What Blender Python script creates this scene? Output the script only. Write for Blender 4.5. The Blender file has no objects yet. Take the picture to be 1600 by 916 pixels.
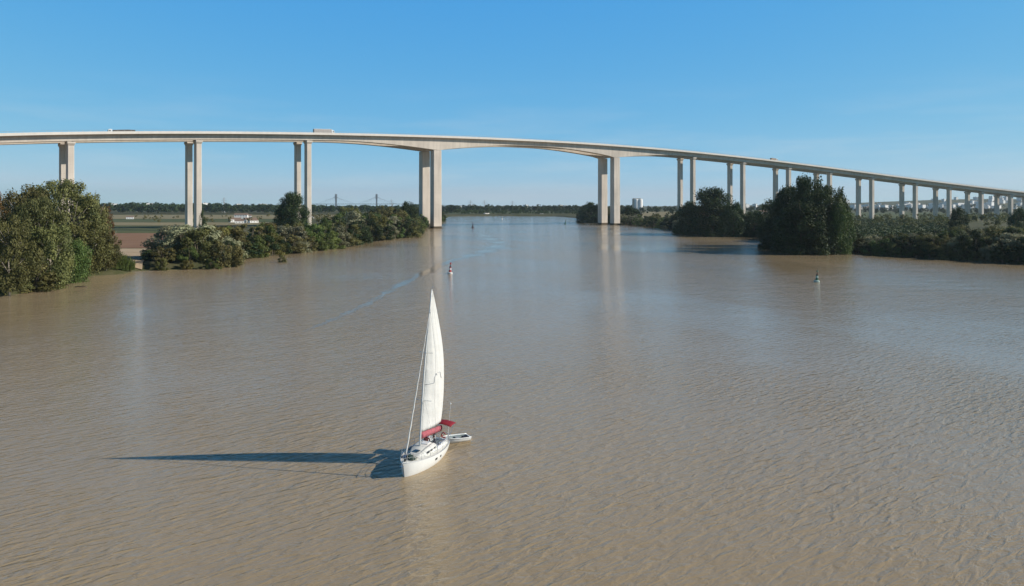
import bpy, math, random
import numpy as np
from mathutils import Vector, Matrix

SC = bpy.context.scene
COL = SC.collection
R = math.radians
F = 1200.0            # focal length in photo pixels (1600 wide)
HC = 20.0             # camera height above the river
HZ = 320.0            # horizon row in the photo; the camera looks level, its frame shifted down
CP, SP = 1.0, 0.0

# ------------------------------------------------------------------ geometry helpers
def bp(px, y, z=0.0):
    """point at height z that a photo pixel looks at"""
    t = (HZ - y) / F
    dz = z - HC
    # (Y sp + dz cp) = t (Y cp - dz sp)
    Y = dz * (CP + t * SP) / (t * CP - SP)
    dep = Y * CP - dz * SP
    return ((px - 800.0) / F * dep, Y)

def at(px, Y, z=2.0):
    dep = Y * CP - (z - HC) * SP
    return (px - 800.0) / F * dep

def ztop(y, Y):
    t = (HZ - y) / F
    return HC + (t * Y * CP - Y * SP) / (CP + t * SP)

def pix(X, Y, Z):
    dz = Z - HC
    dep = Y * CP - dz * SP
    return 800 + F * X / dep, HZ - F * (Y * SP + dz * CP) / dep

def tag(o, label=None, cat=None, group=None, kind=None):
    if label: o['label'] = label
    if cat: o['category'] = cat
    if group: o['group'] = group
    if kind: o['kind'] = kind
    return o

def empty(name, loc=(0, 0, 0), rot=(0, 0, 0), parent=None):
    o = bpy.data.objects.new(name, None)
    COL.objects.link(o)
    o.location = loc
    o.rotation_euler = rot
    o.empty_display_size = 0.5
    if parent: o.parent = parent
    return o

def link(name, me, parent=None, loc=None, rot=None, scale=None):
    o = bpy.data.objects.new(name, me)
    COL.objects.link(o)
    if parent: o.parent = parent
    if loc is not None: o.location = loc
    if rot is not None: o.rotation_euler = rot
    if scale is not None: o.scale = scale
    return o

class MB:
    def __init__(s):
        s.v = []; s.f = []; s.m = []
    def add(s, vs, fs, mi=0):
        b = len(s.v)
        s.v += [tuple(p) for p in vs]
        s.f += [tuple(b + i for i in f) for f in fs]
        s.m += [mi] * len(fs)
        return s
    def box(s, lo, hi, mi=0, M=None, taper=None):
        x0, y0, z0 = lo; x1, y1, z1 = hi
        vs = [(x0,y0,z0),(x1,y0,z0),(x1,y1,z0),(x0,y1,z0),(x0,y0,z1),(x1,y0,z1),(x1,y1,z1),(x0,y1,z1)]
        if taper:
            cx, cy = (x0+x1)/2, (y0+y1)/2
            vs = vs[:4] + [(cx+(x-cx)*taper, cy+(y-cy)*taper, z) for x, y, z in vs[4:]]
        if M is not None: vs = [tuple(M @ Vector(p)) for p in vs]
        return s.add(vs, [(3,2,1,0),(4,5,6,7),(0,1,5,4),(1,2,6,5),(2,3,7,6),(3,0,4,7)], mi)
    def tube(s, pts, rad, n=8, mi=0, caps=True):
        pts = [Vector(p) for p in pts]
        if not isinstance(rad, (list, tuple)): rad = [rad] * len(pts)
        rings = []
        up = Vector((0.13, 0.27, 1)).normalized()
        for i, p in enumerate(pts):
            d = (pts[min(i+1, len(pts)-1)] - pts[max(i-1, 0)]).normalized()
            if abs(d.dot(up)) > .95: u = d.cross(Vector((1, .1, 0))).normalized()
            else: u = d.cross(up).normalized()
            w = d.cross(u)
            rings.append([p + (u*math.cos(2*math.pi*k/n) + w*math.sin(2*math.pi*k/n))*rad[i] for k in range(n)])
        vs = [q for r in rings for q in r]
        fs = []
        for i in range(len(pts)-1):
            for k in range(n):
                a, b = i*n+k, i*n+(k+1) % n
                fs.append((a, b, b+n, a+n))
        if caps:
            fs.append(tuple(range(n-1, -1, -1)))
            fs.append(tuple((len(pts)-1)*n+k for k in range(n)))
        return s.add(vs, fs, mi)
    def lathe(s, prof, n=16, c=(0, 0, 0), mi=0, sx=1, sy=1):
        vs = []; fs = []
        for r, z in prof:
            for k in range(n):
                a = 2*math.pi*k/n
                vs.append((c[0]+r*math.cos(a)*sx, c[1]+r*math.sin(a)*sy, c[2]+z))
        for i in range(len(prof)-1):
            for k in range(n):
                a, b = i*n+k, i*n+(k+1) % n
                fs.append((a, b, b+n, a+n))
        fs.append(tuple(range(n-1, -1, -1)))
        fs.append(tuple((len(prof)-1)*n+k for k in range(n)))
        return s.add(vs, fs, mi)
    def loft(s, secs, closed=True, caps=True, mi=0):
        n = len(secs[0]); vs = [p for q in secs for p in q]; fs = []
        for i in range(len(secs)-1):
            for k in range(n if closed else n-1):
                a, b = i*n+k, i*n+(k+1) % n
                fs.append((a, b, b+n, a+n))
        if caps:
            fs.append(tuple(range(n-1, -1, -1)))
            fs.append(tuple((len(secs)-1)*n+k for k in range(n)))
        return s.add(vs, fs, mi)
    def mesh(s, name, mats, smooth=False):
        me = bpy.data.meshes.new(name)
        me.from_pydata(s.v, [], s.f)
        for m in (mats if isinstance(mats, (list, tuple)) else [mats]): me.materials.append(m)
        me.polygons.foreach_set('material_index', s.m)
        if smooth: me.polygons.foreach_set('use_smooth', [True]*len(s.f))
        me.update()
        return me
    def build(s, name, mats, parent=None, smooth=False):
        return link(name, s.mesh(name, mats, smooth), parent)

def sharp_smooth(o, ang=40):
    me = o.data
    me.polygons.foreach_set('use_smooth', [True]*len(me.polygons))
    try: me.set_sharp_from_angle(angle=R(ang))
    except Exception: pass
    return o

# ------------------------------------------------------------------ materials
def mat(name):
    m = bpy.data.materials.new(name); m.use_nodes = True
    nt = m.node_tree
    return m, nt, nt.nodes['Principled BSDF']

def simple(name, col, rough=.6, spec=.4, metal=0, noise=0.0, nscale=3.0, bump=0.0):
    m, nt, b = mat(name)
    b.inputs['Roughness'].default_value = rough
    b.inputs['Metallic'].default_value = metal
    b.inputs['Specular IOR Level'].default_value = spec
    b.inputs['Base Color'].default_value = (*col, 1)
    if noise or bump:
        tc = nt.nodes.new('ShaderNodeTexCoord')
        n = nt.nodes.new('ShaderNodeTexNoise'); n.inputs['Scale'].default_value = nscale
        n.inputs['Detail'].default_value = 6
        nt.links.new(tc.outputs['Object'], n.inputs['Vector'])
        if noise:
            mx = nt.nodes.new('ShaderNodeMix'); mx.data_type = 'RGBA'
            mx.inputs['A'].default_value = (*[c*(1-noise) for c in col], 1)
            mx.inputs['B'].default_value = (*[min(1, c*(1+noise)) for c in col], 1)
            nt.links.new(n.outputs['Fac'], mx.inputs['Factor'])
            nt.links.new(mx.outputs['Result'], b.inputs['Base Color'])
        if bump:
            bu = nt.nodes.new('ShaderNodeBump'); bu.inputs['Strength'].default_value = bump
            nt.links.new(n.outputs['Fac'], bu.inputs['Height'])
            nt.links.new(bu.outputs['Normal'], b.inputs['Normal'])
    return m

def concrete(name, col, streak=.12):
    m, nt, b = mat(name)
    b.inputs['Roughness'].default_value = .85
    b.inputs['Specular IOR Level'].default_value = .25
    tc = nt.nodes.new('ShaderNodeTexCoord')
    mp = nt.nodes.new('ShaderNodeMapping'); mp.inputs['Scale'].default_value = (.5, .5, .05)
    n1 = nt.nodes.new('ShaderNodeTexNoise'); n1.inputs['Scale'].default_value = 1.0; n1.inputs['Detail'].default_value = 8
    n2 = nt.nodes.new('ShaderNodeTexNoise'); n2.inputs['Scale'].default_value = .07; n2.inputs['Detail'].default_value = 5
    nt.links.new(tc.outputs['Object'], mp.inputs['Vector'])
    nt.links.new(mp.outputs['Vector'], n1.inputs['Vector'])
    nt.links.new(tc.outputs['Object'], n2.inputs['Vector'])
    ad = nt.nodes.new('ShaderNodeMath'); ad.operation = 'ADD'
    nt.links.new(n1.outputs['Fac'], ad.inputs[0]); nt.links.new(n2.outputs['Fac'], ad.inputs[1])
    # horizontal lift joints every 5 m
    sx = nt.nodes.new('ShaderNodeSeparateXYZ'); nt.links.new(tc.outputs['Object'], sx.inputs[0])
    fr = nt.nodes.new('ShaderNodeMath'); fr.operation = 'PINGPONG'; fr.inputs[1].default_value = 2.5
    nt.links.new(sx.outputs['Z'], fr.inputs[0])
    lt = nt.nodes.new('ShaderNodeMath'); lt.operation = 'LESS_THAN'; lt.inputs[1].default_value = .06
    nt.links.new(fr.outputs[0], lt.inputs[0])
    ml = nt.nodes.new('ShaderNodeMath'); ml.operation = 'MULTIPLY_ADD'; ml.inputs[1].default_value = -.35
    nt.links.new(lt.outputs[0], ml.inputs[0]); nt.links.new(ad.outputs[0], ml.inputs[2])
    rp = nt.nodes.new('ShaderNodeMapRange'); rp.inputs['From Min'].default_value = .55; rp.inputs['From Max'].default_value = 1.45
    nt.links.new(ml.outputs[0], rp.inputs['Value'])
    mx = nt.nodes.new('ShaderNodeMix'); mx.data_type = 'RGBA'
    mx.inputs['A'].default_value = (*[c*(1-streak*1.3) for c in col], 1)
    mx.inputs['B'].default_value = (*[c*(1+streak) for c in col], 1)
    nt.links.new(rp.outputs['Result'], mx.inputs['Factor'])
    wet = nt.nodes.new('ShaderNodeMapRange'); wet.inputs['From Min'].default_value = 2.0; wet.inputs['From Max'].default_value = 1.5   # tide mark
    nt.links.new(sx.outputs['Z'], wet.inputs['Value'])
    m3 = nt.nodes.new('ShaderNodeMix'); m3.data_type = 'RGBA'; m3.inputs['B'].default_value = (.10, .075, .045, 1)
    nt.links.new(wet.outputs[0], m3.inputs['Factor']); nt.links.new(mx.outputs['Result'], m3.inputs['A'])
    nt.links.new(m3.outputs['Result'], b.inputs['Base Color'])
    return m

def leafmat(name, a, c, trans=.22):
    """leaf colour varies from clump to clump (face attribute 'tone') and from plant to plant"""
    m, nt, b = mat(name)
    b.inputs['Roughness'].default_value = .6
    b.inputs['Specular IOR Level'].default_value = .25
    at_ = nt.nodes.new('ShaderNodeAttribute'); at_.attribute_name = 'tone'
    mx = nt.nodes.new('ShaderNodeMix'); mx.data_type = 'RGBA'
    mx.inputs['A'].default_value = (*a, 1); mx.inputs['B'].default_value = (*c, 1)
    nt.links.new(at_.outputs['Fac'], mx.inputs['Factor'])
    oi = nt.nodes.new('ShaderNodeObjectInfo')
    hs = nt.nodes.new('ShaderNodeHueSaturation')
    mr = nt.nodes.new('ShaderNodeMapRange'); mr.inputs['To Min'].default_value = .72; mr.inputs['To Max'].default_value = 1.25
    mh = nt.nodes.new('ShaderNodeMapRange'); mh.inputs['To Min'].default_value = .475; mh.inputs['To Max'].default_value = .515
    nt.links.new(oi.outputs['Random'], mr.inputs['Value']); nt.links.new(mr.outputs['Result'], hs.inputs['Value'])
    m7 = nt.nodes.new('ShaderNodeMath'); m7.operation = 'MULTIPLY'; m7.inputs[1].default_value = 7.31
    m8 = nt.nodes.new('ShaderNodeMath'); m8.operation = 'FRACT'
    nt.links.new(oi.outputs['Random'], m7.inputs[0]); nt.links.new(m7.outputs[0], m8.inputs[0]); nt.links.new(m8.outputs[0], mh.inputs['Value'])
    nt.links.new(mh.outputs['Result'], hs.inputs['Hue'])
    nt.links.new(mx.outputs['Result'], hs.inputs['Color'])
    nt.links.new(hs.outputs['Color'], b.inputs['Base Color'])
    tr = nt.nodes.new('ShaderNodeBsdfTranslucent'); nt.links.new(hs.outputs['Color'], tr.inputs['Color'])
    ms = nt.nodes.new('ShaderNodeMixShader'); ms.inputs['Fac'].default_value = trans
    out = nt.nodes['Material Output']
    nt.links.new(b.outputs[0], ms.inputs[1]); nt.links.new(tr.outputs[0], ms.inputs[2]); nt.links.new(ms.outputs[0], out.inputs['Surface'])
    return m

M = {}
M['conc'] = concrete('bridge_concrete', (.63, .55, .46), .2)
M['conc2'] = concrete('parapet_concrete', (.74, .68, .60), .1)
M['rail'] = simple('galvanised_rail', (.5, .5, .5), .5, .5, .4)
M['asphalt'] = simple('asphalt', (.05, .05, .052), .9, .3, noise=.3, nscale=.5)
M['paint'] = simple('white_road_paint', (.75, .75, .72), .7)
M['white'] = simple('white_gelcoat', (.80, .80, .77), .25, .5, noise=.04, nscale=2)
M['deckw'] = simple('deck_white', (.72, .71, .66), .6, .3, noise=.08, nscale=4)
M['sail'] = None
M['red'] = simple('red_canvas', (.24, .02, .03), .8, .2, noise=.25, nscale=5)
M['pink'] = simple('faded_red_canvas', (.42, .12, .14), .85, .2, noise=.5, nscale=6)
M['alu'] = simple('aluminium', (.72, .72, .72), .35, .5, .6)
M['steel'] = simple('stainless_steel', (.65, .65, .66), .25, .5, .9)
M['dark'] = simple('dark_tinted_window', (.015, .017, .02), .1, .6)
M['black'] = simple('black_rubber', (.02, .02, .02), .7)
M['greencan'] = simple('dark_green_canvas', (.03, .06, .045), .8, noise=.3, nscale=5)
M['blue'] = simple('blue_canvas', (.04, .07, .14), .8)
M['rope'] = simple('rope_white', (.6, .58, .5), .9)
M['navy'] = simple('navy_cloth', (.02, .022, .04), .85)
M['maroon'] = simple('dark_red_cloth', (.09, .02, .02), .85)
M['hood'] = simple('dark_hood', (.035, .014, .016), .85, noise=.3)
M['skin'] = simple('skin', (.42, .25, .17), .55)
M['hair'] = simple('dark_hair', (.02, .014, .01), .6)
M['grey'] = simple('dinghy_grey', (.35, .37, .38), .6)
M['dingf'] = simple('dinghy_floor', (.22, .27, .28), .7, noise=.2)
M['bred'] = simple('buoy_red', (.45, .04, .03), .5, noise=.25, nscale=3)
M['bwhite'] = simple('buoy_white', (.7, .68, .64), .5, noise=.1, nscale=3)
M['bgreen'] = simple('buoy_green', (.03, .12, .07), .5, noise=.25, nscale=3)
M['bpale'] = simple('buoy_pale_green', (.42, .52, .46), .5, noise=.1, nscale=3)
M['bdark'] = simple('buoy_dark', (.06, .025, .03), .6)
M['bark'] = simple('pale_bark', (.30, .26, .21), .9, .2, noise=.4, nscale=1.5)
M['barkd'] = simple('dark_bark', (.10, .08, .06), .9, .2, noise=.4, nscale=1.5)
M['twig'] = simple('dry_twigs', (.17, .14, .10), .9, .2, noise=.3)
M['wall'] = simple('white_render', (.82, .80, .76), .85, .2, noise=.08, nscale=.3)
M['wallb'] = simple('buff_render', (.50, .44, .36), .85, .2, noise=.1, nscale=.3)
M['roof'] = simple('tiled_roof', (.24, .17, .13), .85, .2, noise=.3, nscale=1.5)
M['roofg'] = simple('grey_roof', (.30, .30, .30), .8, .2, noise=.2, nscale=1)
M['glass'] = simple('window_glass', (.04, .05, .06), .15, .6)
M['pylon'] = simple('bridge_pylon_steel', (.10, .11, .13), .7)
M['leaf_olive'] = leafmat('leaf_olive', (.075, .082, .024), (.20, .19, .06))
M['leaf_dark'] = leafmat('leaf_dark', (.020, .038, .012), (.060, .092, .026))
M['leaf_euc'] = leafmat('leaf_eucalyptus', (.065, .080, .026), (.21, .21, .07))
M['leaf_grey'] = leafmat('leaf_grey', (.18, .185, .10), (.34, .34, .20))
M['leaf_green'] = leafmat('leaf_green', (.05, .085, .02), (.15, .20, .05))
M['leaf_yellow'] = leafmat('leaf_yellow', (.10, .095, .022), (.21, .18, .05))
M['leaf_rust'] = leafmat('leaf_rust', (.12, .062, .022), (.24, .13, .04))

# ground / fields
def groundmat(name, cols, s1=.02, s2=.4):
    m, nt, b = mat(name)
    b.inputs['Roughness'].default_value = .95; b.inputs['Specular IOR Level'].default_value = .15
    tc = nt.nodes.new('ShaderNodeTexCoord')
    n1 = nt.nodes.new('ShaderNodeTexNoise'); n1.inputs['Scale'].default_value = s1; n1.inputs['Detail'].default_value = 8
    n1.inputs['Roughness'].default_value = .65
    n2 = nt.nodes.new('ShaderNodeTexNoise'); n2.inputs['Scale'].default_value = s2; n2.inputs['Detail'].default_value = 5
    for n in (n1, n2): nt.links.new(tc.outputs['Object'], n.inputs['Vector'])
    cr = nt.nodes.new('ShaderNodeValToRGB')
    el = cr.color_ramp.elements
    el[0].position = .32; el[0].color = (*cols[0], 1); el[1].position = .68; el[1].color = (*cols[-1], 1)
    for i, c in enumerate(cols[1:-1]):
        e = el.new(.32 + .36*(i+1)/(len(cols)-1)); e.color = (*c, 1)
    mm = nt.nodes.new('ShaderNodeMath'); mm.operation = 'MULTIPLY_ADD'; mm.inputs[1].default_value = .35
    ms = nt.nodes.new('ShaderNodeMath'); ms.operation = 'SUBTRACT'; ms.inputs[1].default_value = .175
    nt.links.new(n2.outputs['Fac'], mm.inputs[0]); nt.links.new(n1.outputs['Fac'], ms.inputs[0]); nt.links.new(ms.outputs[0], mm.inputs[2])
    nt.links.new(mm.outputs[0], cr.inputs[0]); nt.links.new(cr.outputs[0], b.inputs['Base Color'])
    return m
M['ground'] = groundmat('ground_scrub', [(.05, .06, .024), (.08, .085, .035), (.12, .11, .055), (.07, .075, .03)])
M['plough'] = groundmat('ploughed_earth', [(.25, .14, .085), (.30, .175, .105)], .03, 1.0)
M['fgreen'] = groundmat('field_green', [(.085, .10, .035), (.12, .125, .05)], .03, .8)
M['ftan'] = groundmat('field_stubble', [(.22, .19, .10), (.32, .26, .15)], .02, .8)
M['fmead'] = groundmat('field_meadow', [(.075, .10, .038), (.125, .135, .06)], .01, .3)
M['sand'] = groundmat('sand_bank', [(.40, .29, .18), (.55, .43, .29)], .1, 1.0)
M['crop'] = leafmat('crop_green', (.035, .065, .018), (.085, .125, .035), .1)

def townwall():
    m, nt, b = mat('town_wall')
    b.inputs['Roughness'].default_value = .85
    tc = nt.nodes.new('ShaderNodeTexCoord'); sx = nt.nodes.new('ShaderNodeSeparateXYZ'); nt.links.new(tc.outputs['Object'], sx.inputs[0])
    ad = nt.nodes.new('ShaderNodeMath'); ad.operation = 'ADD'; nt.links.new(sx.outputs['X'], ad.inputs[0]); nt.links.new(sx.outputs['Y'], ad.inputs[1])
    cx = nt.nodes.new('ShaderNodeCombineXYZ'); nt.links.new(ad.outputs[0], cx.inputs['X']); nt.links.new(sx.outputs['Z'], cx.inputs['Y'])
    br = nt.nodes.new('ShaderNodeTexBrick'); br.offset = 0; br.inputs['Scale'].default_value = 1
    br.inputs['Brick Width'].default_value = 3.0; br.inputs['Row Height'].default_value = 3.1; br.inputs['Mortar Size'].default_value = .95
    br.inputs['Mortar Smooth'].default_value = 0
    br.inputs['Color1'].default_value = (.08, .09, .10, 1); br.inputs['Color2'].default_value = (.16, .15, .13, 1); br.inputs['Mortar'].default_value = (.82, .80, .76, 1)
    nt.links.new(cx.outputs[0], br.inputs['Vector']); nt.links.new(br.outputs['Color'], b.inputs['Base Color'])
    return m
M['townwall'] = townwall()

# sail cloth
def sailmat():
    m, nt, b = mat('sail_cloth')
    b.inputs['Roughness'].default_value = .65
    tc = nt.nodes.new('ShaderNodeTexCoord')
    sx = nt.nodes.new('ShaderNodeSeparateXYZ'); nt.links.new(tc.outputs['Object'], sx.inputs[0])
    fr = nt.nodes.new('ShaderNodeMath'); fr.operation = 'PINGPONG'; fr.inputs[1].default_value = .45
    nt.links.new(sx.outputs['Z'], fr.inputs[0])
    lt = nt.nodes.new('ShaderNodeMath'); lt.operation = 'LESS_THAN'; lt.inputs[1].default_value = .012
    nt.links.new(fr.outputs[0], lt.inputs[0])
    n = nt.nodes.new('ShaderNodeTexNoise'); n.inputs['Scale'].default_value = .8; n.inputs['Detail'].default_value = 5
    nt.links.new(tc.outputs['Object'], n.inputs['Vector'])
    mx = nt.nodes.new('ShaderNodeMix'); mx.data_type = 'RGBA'
    mx.inputs['A'].default_value = (.92, .91, .87, 1); mx.inputs['B'].default_value = (.87, .86, .82, 1)
    nt.links.new(lt.outputs[0], mx.inputs['Factor'])
    mx2 = nt.nodes.new('ShaderNodeMix'); mx2.data_type = 'RGBA'; mx2.blend_type = 'MULTIPLY'
    mx2.inputs['Factor'].default_value = .05
    nt.links.new(mx.outputs['Result'], mx2.inputs['A']); nt.links.new(n.outputs['Fac'], mx2.inputs['B'])
    nt.links.new(mx2.outputs['Result'], b.inputs['Base Color'])
    tr = nt.nodes.new('ShaderNodeBsdfTranslucent'); nt.links.new(mx2.outputs['Result'], tr.inputs['Color'])
    ms = nt.nodes.new('ShaderNodeMixShader'); ms.inputs['Fac'].default_value = .3
    bu = nt.nodes.new('ShaderNodeBump'); bu.inputs['Strength'].default_value = .5; bu.inputs['Distance'].default_value = .3
    nt.links.new(n.outputs['Fac'], bu.inputs['Height']); nt.links.new(bu.outputs['Normal'], b.inputs['Normal'])
    nt.links.new(b.outputs[0], ms.inputs[1]); nt.links.new(tr.outputs[0], ms.inputs[2])
    nt.links.new(ms.outputs[0], nt.nodes['Material Output'].inputs['Surface'])
    return m
M['sail'] = sailmat()

# ------------------------------------------------------------------ world, sun, camera
SUN_EL = R(27.4)
SUN_AZ = R(-3.0)          # angle of the sun direction from +X towards +Y
def world():
    w = bpy.data.worlds.new('World'); SC.world = w; w.use_nodes = True
    nt = w.node_tree; bg = nt.nodes['Background']
    sky = nt.nodes.new('ShaderNodeTexSky'); sky.sky_type = 'NISHITA'; sky.sun_disc = False
    sky.sun_elevation = SUN_EL
    sky.sun_rotation = R(90) - SUN_AZ
    sky.altitude = 0; sky.air_density = .5; sky.dust_density = 0; sky.ozone_density = 6
    # thin cirrus low over the fields
    tc = nt.nodes.new('ShaderNodeTexCoord')
    sx = nt.nodes.new('ShaderNodeSeparateXYZ'); nt.links.new(tc.outputs['Generated'], sx.inputs[0])
    mp = nt.nodes.new('ShaderNodeMapping'); mp.inputs['Scale'].default_value = (3, 3, 26)
    nt.links.new(tc.outputs['Generated'], mp.inputs['Vector'])
    n = nt.nodes.new('ShaderNodeTexNoise'); n.inputs['Scale'].default_value = 1.6; n.inputs['Detail'].default_value = 7
    n.inputs['Roughness'].default_value = .55
    nt.links.new(mp.outputs['Vector'], n.inputs['Vector'])
    cr = nt.nodes.new('ShaderNodeMapRange'); cr.inputs['From Min'].default_value = .48; cr.inputs['From Max'].default_value = .8
    nt.links.new(n.outputs['Fac'], cr.inputs['Value'])
    band = nt.nodes.new('ShaderNodeMapRange'); band.inputs['From Min'].default_value = .16; band.inputs['From Max'].default_value = .03
    nt.links.new(sx.outputs['Z'], band.inputs['Value'])
    ml = nt.nodes.new('ShaderNodeMath'); ml.operation = 'MULTIPLY'
    nt.links.new(cr.outputs[0], ml.inputs[0]); nt.links.new(band.outputs[0], ml.inputs[1])
    m2 = nt.nodes.new('ShaderNodeMath'); m2.operation = 'MULTIPLY'; m2.inputs[1].default_value = .45
    nt.links.new(ml.outputs[0], m2.inputs[0])
    # response of the photo's clear saturated sky: gain and gamma per channel, dimmer towards the zenith
    sp = nt.nodes.new('ShaderNodeSeparateColor'); nt.links.new(sky.outputs[0], sp.inputs[0])
    cb = nt.nodes.new('ShaderNodeCombineColor')
    zen = nt.nodes.new('ShaderNodeMapRange'); zen.inputs['From Min'].default_value = .27; zen.inputs['From Max'].default_value = .7
    zen.inputs['To Min'].default_value = 1; zen.inputs['To Max'].default_value = .03
    nt.links.new(sx.outputs['Z'], zen.inputs['Value'])
    for i, (gain, gam) in enumerate(((1.5, 1.05), (.84, .42), (.80, .05))):
        a = nt.nodes.new('ShaderNodeMath'); a.operation = 'MULTIPLY'; a.inputs[1].default_value = .1
        b_ = nt.nodes.new('ShaderNodeMath'); b_.operation = 'POWER'; b_.inputs[1].default_value = gam
        c = nt.nodes.new('ShaderNodeMath'); c.operation = 'MULTIPLY'; c.inputs[1].default_value = gain/SKY_STR
        d = nt.nodes.new('ShaderNodeMath'); d.operation = 'MULTIPLY'
        nt.links.new(sp.outputs[i], a.inputs[0]); nt.links.new(a.outputs[0], b_.inputs[0]); nt.links.new(b_.outputs[0], c.inputs[0])
        if i == 0:
            mn = nt.nodes.new('ShaderNodeMath'); mn.operation = 'MINIMUM'; mn.inputs[1].default_value = .48/SKY_STR
            nt.links.new(c.outputs[0], mn.inputs[0]); c = mn
        nt.links.new(c.outputs[0], d.inputs[0]); nt.links.new(zen.outputs[0], d.inputs[1]); nt.links.new(d.outputs[0], cb.inputs[i])
    hs = cb
    mx = nt.nodes.new('ShaderNodeMix'); mx.data_type = 'RGBA'
    mx.inputs['B'].default_value = (5.2, 6.0, 6.6, 1)
    nt.links.new(m2.outputs[0], mx.inputs['Factor']); nt.links.new(hs.outputs[0], mx.inputs['A'])
    nt.links.new(mx.outputs['Result'], bg.inputs['Color'])
    bg.inputs['Strength'].default_value = SKY_STR
SKY_STR = .12
SUN_STR = 5.0
world()
sd = bpy.data.lights.new('sun', 'SUN'); sd.energy = SUN_STR; sd.angle = R(.53); sd.color = (1, .945, .86)
so = bpy.data.objects.new('sun', sd); COL.objects.link(so)
sun_dir = Vector((math.cos(SUN_EL)*math.cos(SUN_AZ), math.cos(SUN_EL)*math.sin(SUN_AZ), math.sin(SUN_EL)))
so.rotation_euler = sun_dir.to_track_quat('Z', 'Y').to_euler()
so.location = (100, 0, 100)
cd = bpy.data.cameras.new('camera'); cam = bpy.data.objects.new('camera', cd); COL.objects.link(cam)
cam.location = (0, 0, HC); cam.rotation_euler = (math.pi/2, 0, 0); cd.shift_y = (HZ-458.0)/1600
cd.sensor_width = 36; cd.lens = F*36/1600; cd.clip_end = 40000; cd.clip_start = .5
SC.camera = cam
SC.view_settings.view_transform = 'Standard'; SC.view_settings.look = 'None'
SC.view_settings.exposure = 0; SC.view_settings.gamma = 1
SC.view_settings.use_curve_mapping = False
SC.cycles.max_bounces = 6; SC.cycles.transparent_max_bounces = 8
SC.cycles.volume_bounces = 0

# ------------------------------------------------------------------ river bank
LB = [bp(*q) for q in [(0, 464), (55, 457), (92, 447), (99, 434), (195, 429), (215, 424), (345, 420), (362, 407),
      (400, 402), (445, 397), (515, 391), (560, 380), (640, 371), (652, 360), (690, 345), (703, 338.6)]]
FB = [bp(*q) for q in [(780, 337.4), (868, 338.3)]]
RB = [bp(*q) for q in [(905, 341.5), (928, 346), (985, 352), (1045, 357), (1085, 363), (1130, 366), (1200, 369), (1235, 385),
      (1252, 391), (1330, 394), (1400, 400), (1500, 406), (1600, 412)]]
LNEAR = [(-175, -400), (-160, 0), (-138, 110)]
RNEAR = [(215, 205), (255, 100), (300, -400)]
RIVER = np.array(LNEAR + LB + FB + RB + RNEAR)

def river_sd(P):
    """signed distance to the water's edge, positive on land"""
    P = np.asarray(P, float).reshape(-1, 2)
    n = len(RIVER); d = np.full(len(P), 1e12); ins = np.zeros(len(P), bool)
    for i in range(n):
        a = RIVER[i]; b = RIVER[(i+1) % n]; ab = b - a
        t = np.clip(((P-a) @ ab)/(ab @ ab), 0, 1)
        q = P - (a + t[:, None]*ab)
        if i != n-1: d = np.minimum(d, (q**2).sum(1))
        c = (a[1] > P[:, 1]) != (b[1] > P[:, 1])
        with np.errstate(divide='ignore', invalid='ignore'):
            xi = (b[0]-a[0])*(P[:, 1]-a[1])/(b[1]-a[1] if b[1] != a[1] else 1e-9)+a[0]
        ins ^= c & (P[:, 0] < xi)
    return np.where(ins, -1, 1)*np.sqrt(d)

def hills(X, Y):
    """low rise carrying the town at the far end of the bridge"""
    g = lambda cx, cy, sx, sy, h: h*np.exp(-((X-cx)/sx)**2-((Y-cy)/sy)**2)
    return g(2500, 3900, 700, 500, 44) + g(1800, 4100, 600, 500, 12) + g(3300, 5600, 1500, 700, 40)

def ground_z(P):
    P = np.asarray(P, float).reshape(-1, 2)
    sdv = river_sd(P)
    t = np.clip((sdv+5)/13, 0, 1)
    z = -1.6 + 3.7*(t*t*(3-2*t))
    X, Y = P[:, 0], P[:, 1]
    z += np.where((sdv > 4) & (np.hypot(X, Y) < 650), .22*np.sin(X*.031)*np.sin(Y*.023+1)+.12*np.sin(X*.11+Y*.07), 0)
    return z + hills(X, Y)
def gz(x, y): return float(ground_z([(x, y)])[0])

def build_ground():
    az = np.radians(np.concatenate([np.arange(-110, -45, 2.0), np.arange(-45, 45, .22), np.arange(45, 111, 2.0)]))
    rr = 25*np.power(9500/25, np.linspace(0, 1, 330))
    A, Rr = np.meshgrid(az, rr)
    X = (Rr*np.sin(A)).ravel(); Y = (Rr*np.cos(A)).ravel()
    Z = ground_z(np.stack([X, Y], 1))
    nx, ny = len(az), len(rr)
    me = bpy.data.meshes.new('ground')
    co = np.stack([X, Y, Z], 1).astype(np.float32)
    i = (np.arange(ny-1)[:, None]*nx + np.arange(nx-1)[None, :]).ravel()
    q = np.stack([i, i+1, i+nx+1, i+nx], 1)[:, ::-1]
    keep = (Z[q].max(1) > -1.59)
    q = q[keep]
    me.vertices.add(len(co)); me.vertices.foreach_set('co', co.ravel())
    me.loops.add(q.size); me.loops.foreach_set('vertex_index', q.ravel().astype(np.int32))
    me.polygons.add(len(q)); me.polygons.foreach_set('loop_start', np.arange(0, q.size, 4, dtype=np.int32))
    me.polygons.foreach_set('use_smooth', np.ones(len(q), bool))
    me.update(calc_edges=True); me.validate()
    me.materials.append(M['ground'])
    tag(link('ground', me), kind='structure')
build_ground()

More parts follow.
